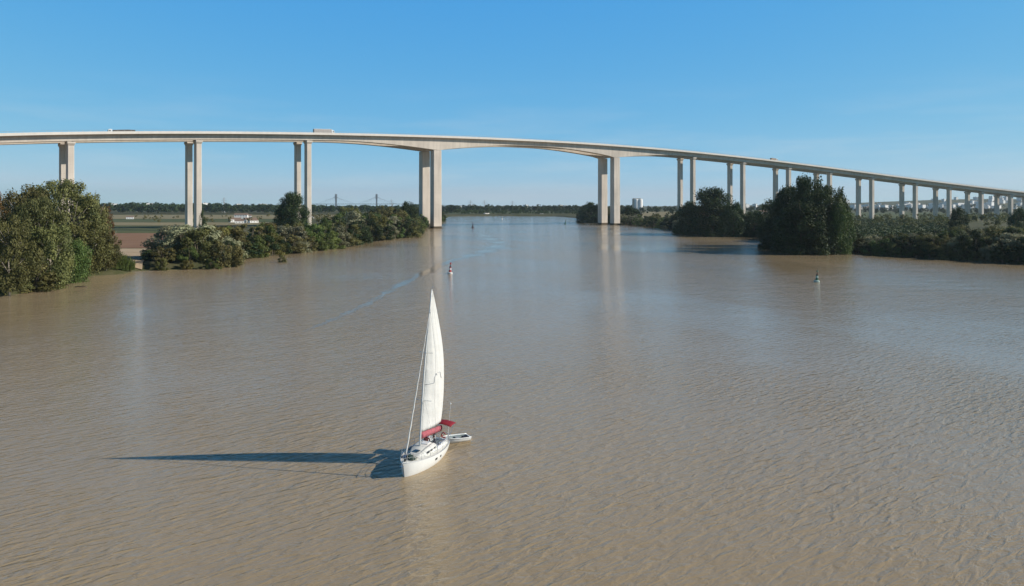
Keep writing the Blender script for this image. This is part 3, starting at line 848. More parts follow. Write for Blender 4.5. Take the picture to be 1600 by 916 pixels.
plant_tree('bushy', 1592, 0, 326, 40, 'bushy_tree', 'dark round tree cut by the picture edge under the low end of the bridge', Y=420)
plant_tree('bushy', 925, 345, 317, 50, 'bushy_tree', 'dark tree rising right behind the second river pier', Y=840)
plant_tree('bushy', 985, 345, 324, 46, 'bushy_tree', 'low dark tree just past the second river pier', Y=800)
plant_tree('bushy', 638, 0, 316, 36, 'bushy_tree', 'dark tree touching the main river pier', Y=560)
plant_tree('gum3', 546, 0, 321, 40, 'gum_tree', 'tree below the distant cable bridge, its first tower above it', Y=520)
plant_tree('gum2', 600, 0, 322, 40, 'gum_tree', 'tree below the distant cable bridge, just past its second tower', Y=540)

# islet bush in the water
X, Y = bp(440, 410, 0)
o = link('islet_bush', BUSH['olive'][0], loc=(X, Y, -.25), scale=(3.4, 3.0, 3.0)); tag(o, 'small round bush standing alone in the water off the bank', 'bush')
# driftwood
def driftwood(px, y, L, lab, rot):
    m = MB(); m.tube([(-L/2, 0, .02), (-L/6, .15, .12), (L/4, -.1, .1), (L/2, .1, .0)], [.08, .14, .11, .04], 7)
    m.tube([(0, 0, .1), (.5, .3, .5), (.8, .3, .7)], [.06, .04, .01], 5)
    o = m.build('driftwood', M['barkd'], smooth=True); X, Y = bp(px, y, 0); o.location = (X, Y, 0); o.rotation_euler = (0, 0, rot)
    tag(o, lab, 'driftwood')
driftwood(127, 448.5, 3.0, 'dark branch floating off the gum tree bank', .2)
driftwood(1290, 389, 11, 'long pale log lying at the foot of the tall poplars', .05)

# ---- far wood as one mass per stretch
def far_wood(name, px0, px1, Y0, Y1, top, n, leafm, seed, lab, hm=(.7, 1.03), per=260, leaf=1.3):
    rng = np.random.default_rng(seed); Vs = []; Ts = []
    for i in range(n):
        px = px0+(px1-px0)*rng.random(); Y = Y0+(Y1-Y0)*rng.random()
        ty = float(np.interp(px, [q[0] for q in top], [q[1] for q in top]))+.35*math.sin(px*.23)+.3*math.sin(px*.071+2)
        X = at(px, Y); z = gz(X, Y); 
        if river_sd([(X, Y)])[0] < 2: continue
        H = max(4, (ztop(ty, Y)-z)*rng.uniform(*hm)); W = H*rng.uniform(.6, 1.1)
        m_ = 5; C = []
        for q in range(m_):
            c = np.array([rng.uniform(-.3, .3)*W, rng.uniform(-.3, .3)*W, H*rng.uniform(.3, .82)]); r = W*rng.uniform(.2, .32)
            d = rng.normal(size=(per//m_, 3)); d /= np.linalg.norm(d, axis=1)[:, None]
            C.append(np.concatenate([c+d*r*np.array([1, 1, .8])*(.6+.4*rng.random((per//m_, 1))), d], 1))
        C = np.concatenate(C); C[:, 2] = np.clip(C[:, 2], .3, H)
        Vs.append(leaf_quads(C[:, :3]+np.array([X, Y, z]), C[:, 3:]+rng.normal(size=(len(C), 3))*.4, leaf*H/14, rng, 1.3))
        Ts.append(np.clip(rng.random()*.7+.3*rng.random(len(C)), 0, 1))
    me = foliage_mesh(name, np.concatenate(Vs), np.concatenate(Ts), M[leafm])
    o = link(name, me); tag(o, lab, 'woodland', kind='stuff'); return o
far_wood('distant_wood', 60, 660, 1450, 1950, [(90, 316), (330, 316.5), (430, 318), (520, 320), (660, 319)], 620, 'leaf_dark', 31, 'dark belt of distant trees behind the fields seen under the approach spans')
far_wood('distant_wood', 690, 985, 1480, 2100, [(690, 319), (800, 319.5), (890, 320), (985, 319)], 260, 'leaf_dark', 32, 'dark belt of trees on the bank where the river bends away')
far_wood('distant_wood', 980, 1650, 1300, 2300, [(980, 321), (1200, 319), (1330, 322), (1650, 325)], 330, 'leaf_dark', 33, 'belt of distant trees in front of the white town', hm=(.6, 1))
far_wood('distant_thicket', 690, 985, 1385, 1470, [(690, 325), (800, 326), (860, 327), (985, 325)], 170, 'leaf_dark', 38, 'low dark thicket along the far river bank', hm=(.5, 1), per=150)
far_wood('distant_hedge', 210, 640, 700, 1150, [(180, 336), (330, 334), (420, 331), (640, 329)], 75, 'leaf_olive', 34, 'scattered hedges and orchards between the fields', hm=(.5, 1), per=150)
far_wood('distant_hedge', 985, 1340, 820, 1300, [(985, 329), (1340, 326)], 60, 'leaf_olive', 35, 'scattered scrub on the plain behind the poplars', hm=(.4, 1), per=150)
far_wood('distant_hedge', 1330, 1650, 560, 1200, [(1330, 333), (1650, 330)], 190, 'leaf_olive', 36, 'scattered scrub on the plain around the low piers', hm=(.4, 1), per=150)
far_wood('distant_wood', 1200, 1700, 2700, 4300, [(1200, 320), (1400, 319), (1560, 314), (1700, 314)], 230, 'leaf_dark', 37, 'tree belts between the houses of the white town', hm=(.5, .9), per=120, leaf=1.6)

# crop rows
def crop_rows():
    rng = np.random.default_rng(40); a, b_, c, d = [np.array(q) for q in (bp(1318, 372, 2.2), bp(1500, 372, 2.2), bp(1492, 344, 2.2), bp(1322, 344, 2.2))]
    C = []
    nr = 26
    for i in range(nr):
        v = i/(nr-1); p = a+(d-a)*v; q = b_+(c-b_)*v
        n = 420; u = rng.random(n)[:, None]; P = p*(1-u)+q*u+rng.normal(size=(n, 2))*.5
        C.append(np.concatenate([P, 2.1+rng.random((n, 1))*1.7], 1))
    C = np.concatenate(C); N = rng.normal(size=C.shape)+np.array([0, 0, 1.0])
    me = foliage_mesh('crop_rows', leaf_quads(C, N, .9, rng), rng.random(len(C)), M['crop'])
    tag(link('crop_rows', me), 'dark green rows of a low orchard crop behind the bank scrub', 'crop', kind='stuff')
crop_rows()

# ------------------------------------------------------------------ main bridge
TH, KB = R(35), -.0004
X0B, Y0B = (681-800)/F*650*.99, 650.0
def bpt(s, off=0.0):
    hd = TH+KB*s
    cx = (math.sin(hd)-math.sin(TH))/KB; cy = -(math.cos(hd)-math.cos(TH))/KB
    return Vector((X0B+cx+math.sin(hd)*off, Y0B+cy-math.cos(hd)*off)), hd
ZC = [-0.00020488259017874882, 0.003522201351074513, -0.008920942063877535, -0.05189086997072821, -0.884475203321527, 2.2257488622046853, 77.91753596824941]
def ztop_par(s):
    if s < -320: return float(np.polyval(ZC, -3.2)) + (s+320)*.07
    if s > 800: return float(np.polyval(ZC, 8.0)) - (s-800)*.083 + ((s-800)**2)*.00002
    return float(np.polyval(ZC, s/100))
PIER_S = [-350.0, -271.8, -193.7, -113.1, -0.7, 196.6, 297.8, 367.7, 434.8, 497.2, 563.6, 633.9, 689.6, 742.9, 792.4, 840, 886]
PAR = 1.15                    # parapet above the deck edge
SEP = 20.0                    # between the two carriageways
def depth(s):
    """structural depth: haunched over the two river piers"""
    base = 4.3
    def haunch(a, mid, peak):   # from a (shallow) to peak
        t = max(0, min(1, (s-a)/(mid-a))) if mid != a else 0
        return peak*t**1.7
    if -113.1 < s <= 0: h = haunch(-113.1+18, 0, 6.6)
    elif 0 < s <= 98.3: h = haunch(98.3-10, 0, 6.6)
    elif 98.3 < s <= 196.6: h = haunch(98.3+10, 196.6, 6.6)
    elif 196.6 < s < 297.8: h = haunch(297.8-18, 196.6, 6.6)
    else: h = 0
    # flat under the pier heads
    for c in (0, 196.6):
        if abs(s-c) < 4.2: h = 6.6
    if -113.1 < s < 297.8: base = 4.3
    return base + h
HWD = 7.1                     # half width of the deck slab
def carriage(off, parent, which):
    girder = MB(); par = MB(); rail = MB(); road = MB()
    ss = sorted(set([float(x) for x in np.arange(-430, 905, 8)] + [-4.2, 4.2, 192.4, 200.8, 98.3]))
    secs = []; pl = []; pr = []
    for s in ss:
        p, hd = bpt(s, off); n = Vector((math.sin(hd), -math.cos(hd)))
        zt = ztop_par(s)-PAR; d = depth(s)
        def P(o, z): return (p.x+n.x*o, p.y+n.y*o, z)
        # outline of the box girder with wide cantilever wings
        secs.append([P(-HWD, zt), P(-HWD, zt-.35), P(-3.5, zt-.95), P(-3.1, zt-d), P(3.1, zt-d), P(3.5, zt-.95), P(HWD, zt-.35), P(HWD, zt)])
        for lst, sg in ((pl, -1), (pr, 1)):
            lst.append([P(sg*(HWD+.06), zt-.55), P(sg*(HWD+.06), zt+PAR), P(sg*(HWD-.22), zt+PAR), P(sg*(HWD-.4), zt+.003)] if sg > 0 else
                       [P(sg*(HWD-.4), zt+.003), P(sg*(HWD-.22), zt+PAR), P(sg*(HWD+.06), zt+PAR), P(sg*(HWD+.06), zt-.55)])
    girder.loft([q[::-1] for q in secs])
    g = girder.build('girder', M['conc'], parent)
    for lst in (pl, pr):
        m = MB(); m.loft([q[::-1] for q in lst]); m.build('parapet', M['conc2'], parent)
    # road surface
    vs = []; fs = []
    for i, s in enumerate(ss):
        p, hd = bpt(s, off); n = Vector((math.sin(hd), -math.cos(hd))); zt = ztop_par(s)-PAR+.06
        vs += [(p.x-n.x*6.15, p.y-n.y*6.15, zt), (p.x+n.x*6.15, p.y+n.y*6.15, zt)]
        if i: fs.append((2*i-2, 2*i-1, 2*i+1, 2*i))
    road.add(vs, fs); road.build('carriageway', M['asphalt'], parent)
    mk = MB()
    for o_ in (-5.2, 5.2):
        vs = []; fs = []
        for i, s in enumerate(ss):
            p, hd = bpt(s, off); n = Vector((math.sin(hd), -math.cos(hd))); zt = ztop_par(s)-PAR+.066
            vs += [(p.x+n.x*(o_-.1), p.y+n.y*(o_-.1), zt), (p.x+n.x*(o_+.1), p.y+n.y*(o_+.1), zt)]
            if i: fs.append((2*i-2, 2*i-1, 2*i+1, 2*i))
        mk.add(vs, fs)
    s = -425
    while s < 895:
        vs = []
        for t in (s, s+4):
            p, hd = bpt(t, off); n = Vector((math.sin(hd), -math.cos(hd))); zt = ztop_par(t)-PAR+.068
            vs += [(p.x-n.x*.08, p.y-n.y*.08, zt), (p.x+n.x*.08, p.y+n.y*.08, zt)]
        mk.add(vs, [(0, 1, 3, 2)]); s += 12
    mk.build('lane_marking', M['paint'], parent)
    # railing on the outer edge
    sg = 1 if which == 'near' else -1
    pts = []
    for s in np.arange(-430, 905, 4.0):
        p, hd = bpt(float(s), off); n = Vector((math.sin(hd), -math.cos(hd))); z = ztop_par(float(s))
        q = (p.x+n.x*sg*(HWD-.08), p.y+n.y*sg*(HWD-.08))
        rail.tube([(q[0], q[1], z), (q[0], q[1], z+.9)], .07, 4)
        pts.append((q[0], q[1], z+.88))
    rail.tube(pts, .06, 4)
    rail.build('railing', M['rail'], parent)

bridge = empty('viaduct_bridge', (X0B, Y0B, 0))
bridge_inv = Vector((X0B, Y0B, 0))
tag(bridge, 'long curving twin concrete box-girder road bridge on tall paired piers over the river', 'bridge')
carriage(0, bridge, 'near'); carriage(-SEP, bridge, 'far')

def pier(s, off):
    p, hd = bpt(s, off); ax = Vector((math.cos(hd), math.sin(hd))); n = Vector((math.sin(hd), -math.cos(hd)))
    d = depth(s); zt = ztop_par(s)-PAR-d
    g = gz(p.x, p.y)
    main = abs(s) < 1 or abs(s-196.6) < 1
    m = MB()
    z0 = min(g, 0)-2.0
    if main:
        la, lt, ch = 3.9, 3.1, .45
    else:
        la, lt, ch = 1.9, 2.5, .35
    def sec(z, k=1.0, kt=1.0):
        a, t = la*k, lt*kt
        pts = [(-a+ch, -t), (a-ch, -t), (a, -t+ch), (a, t-ch), (a-ch, t), (-a+ch, t), (-a, t-ch), (-a, -t+ch)]
        return [(p.x+ax.x*u+n.x*v, p.y+ax.y*u+n.y*v, z) for u, v in pts]
    cap_h = 0 if main else 2.6
    ztc = zt-.01 if main else zt-.35-cap_h
    m.loft([sec(z0, 1.04, 1.04), sec((z0+ztc)/2, 1.02, 1.02), sec(ztc)])
    col = m.build('pier_column', M['conc'], bridge)
    if not main:
        c = MB(); c.loft([sec(ztc), sec(ztc+1.5, 1.28, 1.35), sec(ztc+cap_h, 1.28, 1.35)]); c.build('pier_head', M['conc'], col)
        bb = MB()
        for u in (-1.1, 1.1):
            for v in (-1.9, 1.9):
                q = (p.x+ax.x*u+n.x*v, p.y+ax.y*u+n.y*v)
                bb.box((q[0]-.4, q[1]-.4, ztc+cap_h-.01), (q[0]+.4, q[1]+.4, zt+.01))
        bb.build('bearing', M['black'], col)
    if z0 < -1:
        f = MB()
        la2, lt2 = (la+.9, lt+.9)
        def s2(z, e=0):
            pts = [(-la2-e, -lt2-e), (la2+e, -lt2-e), (la2+e, lt2+e), (-la2-e, lt2+e)]
            return [(p.x+ax.x*u+n.x*v, p.y+ax.y*u+n.y*v, z) for u, v in pts]
        if g < .5:
            f.loft([s2(-2), s2(.45)]); f.build('pile_cap', M['conc'], col)
for s in PIER_S:
    for off in (0, -SEP): pier(s, off)
# all parts were written in world coordinates; hang them on the root at the bridge's foot
for o in list(bridge.children): o.matrix_parent_inverse = Matrix.Translation(-bridge_inv)

# ------------------------------------------------------------------ traffic
def wheel_set(root, xs, half, r=.5, z=.5, w=.3):
    for x in xs:
        for sg in (-1, 1):
            m = MB()
            y0 = sg*half-w/2
            vs = []; n = 16
            prof = [(r*.97, 0), (r, .05), (r, w-.05), (r*.97, w)]
            for rr, yy in prof:
                for k in range(n):
                    a = 2*math.pi*k/n; vs.append((x+rr*math.cos(a), y0+yy, z+rr*math.sin(a)))
            fs = [(i*n+k, i*n+(k+1) % n, (i+1)*n+(k+1) % n, (i+1)*n+k) for i in range(3) for k in range(n)]
            fs += [tuple(range(n)), tuple(3*n+k for k in reversed(range(n)))]
            m.add(vs, fs)
            tw = m.build('wheel', M['black'], root)
            h = MB(); yo = y0-.015 if sg < 0 else y0+w+.015
            h.lathe([(r*.5, -.02), (r*.45, .02)], 10)
            hm = h.build('rim', M['alu'], tw); hm.location = (x, yo, z); hm.rotation_euler = (R(90), 0, 0)
def truck(s, off, direction, name, label, kind):
    p, hd = bpt(s, off); z = ztop_par(s)-PAR+.07
    slope = math.atan((ztop_par(s+5)-ztop_par(s-5))/10)
    root = empty(name, (p.x, p.y, z), (0, -slope if direction > 0 else slope, hd if direction > 0 else hd+math.pi))
    tag(root, label, 'lorry')
    cab = MB()
    cab.loft([[(x, y, zz) for y, zz in ((-1.22, .55), (1.22, .55), (1.22, 2.3), (1.15, 3.2 if x < 7.9 else 3.0), (-1.15, 3.2 if x < 7.9 else 3.0), (-1.22, 2.3))] for x in (5.9, 6.0, 7.6, 8.05, 8.15)])
    cb = cab.build('cab', M['white'], root)
    w = MB(); w.box((8.16, -1.05, 1.75), (8.19, 1.05, 2.75)); w.build('windscreen', M['glass'], cb)
    for sg in (-1, 1):
        w = MB(); w.box((6.9, sg*1.235-.01, 1.8), (7.8, sg*1.235+.01, 2.6)); w.build('side_window', M['glass'], cb)
        w = MB(); w.box((8.15, sg*.85-.16, .75), (8.2, sg*.85+.16, .95)); w.build('headlight', M['alu'], cb)
    if kind == 'box':
        sp = MB(); sp.loft([[(5.9, -1.1, 3.1), (5.9, 1.1, 3.1), (5.9, 1.1, 4.0), (5.9, -1.1, 4.0)], [(7.2, -1.0, 3.15), (7.2, 1.0, 3.15), (7.2, .9, 3.35), (7.2, -.9, 3.35)]]); sp.build('roof_spoiler', M['white'], cb)
    ch = MB(); ch.box((-8, -.5, .7), (6.6, .5, 1.0)); ch.build('chassis', M['black'], root)
    t = MB()
    if kind == 'box':
        t.box((-8.2, -1.28, 1.05), (5.5, 1.28, 4.15)); tb = t.build('trailer_box', M['trailer'], root)
        fr = MB()
        for x in np.arange(-8.2, 5.6, 1.37): fr.box((x-.04, -1.30, 1.05), (x+.04, -1.281, 4.15)); fr.box((x-.04, 1.281, 1.05), (x+.04, 1.30, 4.15))
        fr.box((-8.24, -1.3, 4.0), (5.54, 1.3, 4.2)); fr.build('trailer_frame', M['alu'], tb)
    elif kind == 'low':
        t.box((-8.2, -1.28, 1.05), (5.5, 1.28, 1.3)); tb = t.build('trailer_bed', M['black'], root)
        l = MB(); l.loft([[(x, -1.2, 1.3), (x, 1.2, 1.3), (x, 1.2, h_), (x, 0, h_+.15), (x, -1.2, h_)] for x, h_ in ((-8.0, 2.5), (-4, 2.75), (0, 2.7), (5.2, 2.6))]); l.build('tarpaulin', M['tarp'], tb)
    else:
        t.box((-1.5, -1.2, 1.05), (5.6, 1.2, 3.5)); t.build('load_box', M['tarpb'], root)
    wheel_set(root, [7.2, 4.2, -5.0, -6.3] if kind != 'short' else [7.2, .2], 1.05)
    return root
M['trailer'] = simple('trailer_side_grey', (.42, .37, .33), .6, noise=.1, nscale=.5)
M['tarp'] = simple('dark_tarpaulin', (.10, .09, .08), .7, noise=.2)
M['tarpb'] = simple('buff_tarpaulin', (.38, .27, .18), .7, noise=.2)
def s_at(px):
    S = np.arange(-420, 880, 1.0); q = [pix(*bpt(float(s))[0], 60)[0] for s in S]
    return float(np.interp(px, q, S))
truck(s_at(504), 2.6, 1, 'box_lorry', 'tall white and grey box lorry driving on the bridge above the side span', 'box')
truck(s_at(192), -2.4, -1, 'covered_lorry', 'long low lorry with dark cover and white cab on the approach deck', 'low')
truck(s_at(1203), 2.6, 1, 'delivery_lorry', 'short brown-covered lorry with white cab on the descending deck above the poplars', 'short')
def car(s, off, direction, label, colm):
    p, hd = bpt(s, off); z = ztop_par(s)-PAR+.07
    root = empty('passenger_car', (p.x, p.y, z), (0, 0, hd if direction > 0 else hd+math.pi))
    tag(root, label, 'car')
    b = MB(); b.loft([[(x, -w_, .28), (x, w_, .28), (x, w_+.03, .6), (x, w_-.03, zz), (x, -w_+.03, zz), (x, -w_-.03, .6)] for x, w_, zz in ((-2.1, .8, .9), (-1.9, .86, .98), (1.0, .88, .92), (1.9, .84, .78), (2.15, .72, .62))])
    bd = b.build('body', colm, root)
    g = MB(); g.loft([[(-1.95, -.78, .95), (-1.95, .78, .95), (-1.9, .7, 1.0), (-1.9, -.7, 1.0)], [(-1.3, -.76, .95), (-1.3, .76, .95), (-1.3, .6, 1.42), (-1.3, -.6, 1.42)], [(.1, -.76, .93), (.1, .76, .93), (.1, .6, 1.45), (.1, -.6, 1.45)], [(1.05, -.76, .9), (1.05, .76, .9), (1.0, .7, .95), (1.0, -.7, .95)]])
    g.build('cabin_glass', M['glass'], root)
    wheel_set(root, [1.35, -1.3], .8, .32, .32, .2)
car(s_at(343), 2.6, 1, 'small grey car between the two lorries on the approach deck', M['alu'])

# ------------------------------------------------------------------ distant cable-stayed bridge
def cable_bridge():
    Y = 6500.; xa = at(525, Y); xb = at(588.5, Y)
    root = empty('cable_stayed_bridge', ((xa+xb)/2, Y, 0))
    tag(root, 'distant cable-stayed bridge with two dark H towers on the skyline', 'bridge')
    inv = Matrix.Translation(-Vector(root.location)); zt = ztop(303.5, Y); zd = ztop(318.8, Y)
    for x in (xa, xb):
        m = MB()
        for sg in (-1, 1): m.box((x-3, Y+sg*17-4, 0), (x+3, Y+sg*17+4, zt), taper=.9)
        m.box((x-6.5, Y-13, zt-42), (x+6.5, Y+13, zt-2)); m.box((x-5, Y-14, zd-9), (x+5, Y+14, zd-4))
        m.build('tower', M['pylon'], root).matrix_parent_inverse = inv
    m = MB(); pts = []
    for x in np.arange(xa-900, xb+1200, 40):
        dd = max(0, x-xb-200, xa-200-x); pts.append((x, Y, zd-dd*.028))
    m.loft([[(p[0], Y-16, p[2]-3), (p[0], Y+16, p[2]-3), (p[0], Y+16, p[2]+1.2), (p[0], Y-16, p[2]+1.2)] for p in pts])
    m.build('deck', M['roofg'], root).matrix_parent_inverse = inv
    m = MB()
    for x in np.arange(xa-880, xb+1180, 80):
        dd = max(0, x-xb-200, xa-200-x)
        if min(abs(x-xa), abs(x-xb)) > 60 and not xa < x < xb: m.box((x-2, Y-8, 0), (x+2, Y+8, zd-dd*.028-3))
    m.build('approach_piers', M['roofg'], root).matrix_parent_inverse = inv
    m = MB()
    for x in (xa, xb):
        for k in range(1, 8):
            for sg in (-1, 1): m.tube([(x, Y-14, zt-4-k*3), (x+sg*k*24, Y-15, zd+1)], .35, 4)
    m.build('stay_cables', M['pylon'], root).matrix_parent_inverse = inv
cable_bridge()

# ------------------------------------------------------------------ houses and town
def house_meshes(w, d, h, roof, seed, floors=1):
    m = MB(); m.box((-w/2, -d/2, 0), (w/2, d/2, h))
    wl = m.mesh('wall', M['wall'] if roof == 'gable' else M['townwall'])
    r = MB()
    if roof == 'gable':
        e = .4; r.add([(-w/2-e, -d/2-e, h+.01), (w/2+e, -d/2-e, h+.01), (w/2+e, d/2+e, h+.01), (-w/2-e, d/2+e, h+.01), (-w/2-e, 0, h+d*.26), (w/2+e, 0, h+d*.26)],
                       [(3, 2, 1, 0), (0, 1, 5, 4), (2, 3, 4, 5), (1, 2, 5), (3, 0, 4)])
        rf = r.mesh('roof', M['roof'])
    else:
        r.box((-w/2-.2, -d/2-.2, h+.01), (w/2+.2, d/2+.2, h+.5)); r.box((-1.5, -1.2, h+.51), (1.5, 1.2, h+2.6))
        rf = r.mesh('roof', M['roofg'])
    wins = []
    if roof == 'gable':
        fh = h/floors
        wn = MB(); wn.box((-.55, -.04, -.6), (.55, .02, .6)); wm = wn.mesh('window', M['glass'])
        n = int(w/3.6)
        for f in range(floors):
            for i in range(n): wins.append((wm, (-w/2+(i+.5)*w/n, -d/2, f*fh+fh*.55)))
    return wl, rf, wins
HM = [house_meshes(14, 9, 4.5, 'gable', 1), house_meshes(20, 10, 6.5, 'gable', 2, 2), house_meshes(18, 14, 13, 'flat', 3, 4), house_meshes(28, 14, 19, 'flat', 4, 6), house_meshes(40, 16, 9, 'flat', 5, 2)]
def house(kind, px, Y, rot, sc, name, label, group=None):
    X = at(px, Y); z = gz(X, Y)-.3
    root = empty(name, (X, Y, z), (0, 0, rot)); tag(root, label, 'building', group)
    wl, rf, wins = HM[kind]
    w_ = link('wall', wl, root, scale=(sc, sc, sc)); link('roof', rf, root, scale=(sc, sc, sc))
    for me, loc in wins: link('window', me, w_, loc=loc)
for px, Y, k, sc, lab in [(367, 780, 0, .75, 'low white farmhouse nearest the approach pier, left of its yard'.replace(', left of its yard', '')), (374, 735, 0, .6, 'small white barn in front of the low farmhouse'),
    (391, 760, 0, .8, 'white farmhouse with a long front beside the barn'), (396, 752, 0, .6, 'small white outbuilding at the end of the long farmhouse'),
    (377, 980, 1, .8, 'white two-storey house behind the farm buildings'), (386, 1010, 0, .8, 'low pale house behind the two-storey house')]:
    house(k, px, Y, RND.uniform(.2, .7), sc, 'farm_house', lab, 'white farm buildings among the fields')
for px, Y, k, sc, lab in [(760, 1480, 1, .5, 'small white building among the trees where the river bends away'), (846, 1500, 0, .6, 'low pale shed behind the far river bank'), (1190, 1300, 0, 1.3, 'small pale house behind the tall poplars'),
    (203, 960, 0, .6, 'tiny white shed out in the dry field'), (484, 1000, 0, .7, 'tiny white shed behind the dark round pine')]:
    house(k, px, Y, RND.uniform(.2, .7), sc, 'farm_house' if k else 'shed', lab)
rt = random.Random(8)
def town(n, px0, px1, Y0, Y1, kinds, label, group):
    for i in range(n):
        px = rt.uniform(px0, px1); Y = rt.uniform(Y0, Y1)
        house(rt.choice(kinds), px, Y, rt.uniform(.35, 1.15), rt.uniform(.9, 1.4), 'town_building', label, group)
town(80, 1445, 1660, 3000, 3900, [2, 2, 3, 4], 'white town block on the hillside beyond the low end of the bridge', 'town blocks on the hillside')
town(45, 1330, 1460, 2700, 3600, [1, 2, 2, 4], 'white town block on the flat seen between the mid approach piers', 'town blocks on the flat')
town(12, 1000, 1330, 3200, 4200, [2, 3], 'white block standing above the distant trees behind the poplars', 'blocks behind the poplars')
town(14, 170, 470, 3200, 4200, [3, 3, 2], 'pale block rising over the tree belt behind the fields', 'blocks over the tree belt')
town(8, 690, 930, 3600, 4300, [2, 4], 'pale block on the skyline above the river bend', 'blocks above the river bend')

def silo(px, Y):
    X = at(px, Y); root = empty('grain_silo', (X, Y, gz(X, Y)-.2)); tag(root, 'white grain silo tower rising above the trees past the second river pier', 'silo')
    h = ztop(310, Y)-root.location.z
    for dx in (-5.5, 5.5):
        m = MB(); m.lathe([(5.2, 0), (5.2, h*.9), (4.6, h*.94), (1, h*.985)], 20, (dx*.7, 0, 0)); sharp_smooth(m.build('cylinder_bin', M['wall'], root))
    m = MB(); m.box((-11, -3, 0), (-7.6, 3, h*.97)); m.box((-10.5, -2, h*.97), (6, 2, h*1.0)); m.build('elevator_tower', M['wallb'], root)
silo(997, 1500)
def pylon(px, Y, top, lab):
    X = at(px, Y); h = ztop(top, Y)-2; root = empty('power_pylon', (X, Y, 2)); tag(root, lab, 'pylon', 'power pylons on the skyline')
    m = MB()
    for sx in (-1, 1):
        for sy in (-1, 1): m.tube([(sx*3, sy*3, 0), (sx*.8, sy*.8, h*.6), (sx*.3, sy*.3, h)], .25, 4)
    for k in range(6):
        z0, z1 = h*k/7, h*(k+1)/7; w0, w1 = 3*(1-k/7*.9), 3*(1-(k+1)/7*.9)
        m.tube([(-w0, -w0, z0), (w1, -w1, z1)], .14, 4); m.tube([(w0, w0, z0), (-w1, w1, z1)], .14, 4)
    m.build('lattice_mast', M['rail'], root)
    a = MB()
    for f, w in ((.68, 7), (.8, 6), (.92, 4.5)): a.tube([(-w, 0, h*f), (w, 0, h*f)], .25, 4)
    a.build('cross_arm', M['rail'], root)
for px, Y, t, lab in [(350, 1700, 309, 'thin power pylon rising just past a left approach pier pair'.replace('a left', 'an')), (612, 1900, 312, 'thin power pylon near the cable bridge'), (735, 2000, 313, 'thin power pylon next to the main river pier'),
                      (757, 2000, 313, 'thin power pylon second past the main river pier'), (801, 2100, 314, 'thin power pylon above the middle of the river bend')]:
    pylon(px, Y, t, lab)

# ------------------------------------------------------------------ buoys
def buoy(px, y, H, ca, cb, name, label, tall=1.0, top='cone'):
    X, Y = bp(px, y, 0); root = empty(name, (X, Y, 0), (R(2), R(3), .4)); tag(root, label, 'buoy')
    r = H*.22
    m = MB(); m.lathe([(r*.7, -.3), (r, -.05), (r*1.05, H*.06), (r, H*.13), (r*.45, H*.17)], 20); sharp_smooth(m.build('float', cb, root))
    m = MB(); m.lathe([(r*.55, H*.165), (r*.34, H*.55), (r*.28, H*.62)], 12); sharp_smooth(m.build('tower', ca, root))
    m = MB(); m.lathe([(r*.33, H*.58), (r*.33, H*.66)], 12); m.tube([(0, 0, H*.6), (0, 0, H*.84)], H*.012, 6)
    for k in range(4):
        a = k*1.57; m.tube([(r*.3*math.cos(a), r*.3*math.sin(a), H*.6), (r*.3*math.cos(a), r*.3*math.sin(a), H*.76)], H*.008, 5)
    m.build('lantern_cage', M['bdark'], root)
    m = MB()
    if top == 'cone': m.lathe([(r*.42, H*.84), (r*.05, H*1.0)], 12)
    else: m.lathe([(r*.3, H*.84), (r*.3, H*.99)], 12)
    m.build('topmark', ca, root)
    m = MB(); m.lathe([(r*.36, H*.36), (r*.3, H*.5)], 12, mi=0); m.v = [(x*1.35, yy*1.35, z) for x, yy, z in m.v]; m.build('band', cb, root)
    return root
buoy(703, 428, 3.3, M['bred'], M['bpinkw'] if 'bpinkw' in M else M['bwhite'], 'channel_buoy', 'red and white channel buoy just above the masthead', top='can')
buoy(1276, 441, 3.2, M['bgreen'], M['bpale'], 'channel_buoy', 'green cone channel buoy with pale float off the poplar bank')
buoy(738.5, 356, 4.6, M['bdark'], M['bdark'], 'channel_buoy', 'dark reddish channel buoy just past the main river pier', top='can')
buoy(883, 350.5, 4.6, M['bgreen'], M['bgreen'], 'channel_buoy', 'distant dark channel buoy next to the second river pier')
buoy(784.5, 343, 4.2, M['bwhite'], M['bwhite'], 'channel_buoy', 'tiny white buoy far out under the main span', top='can')

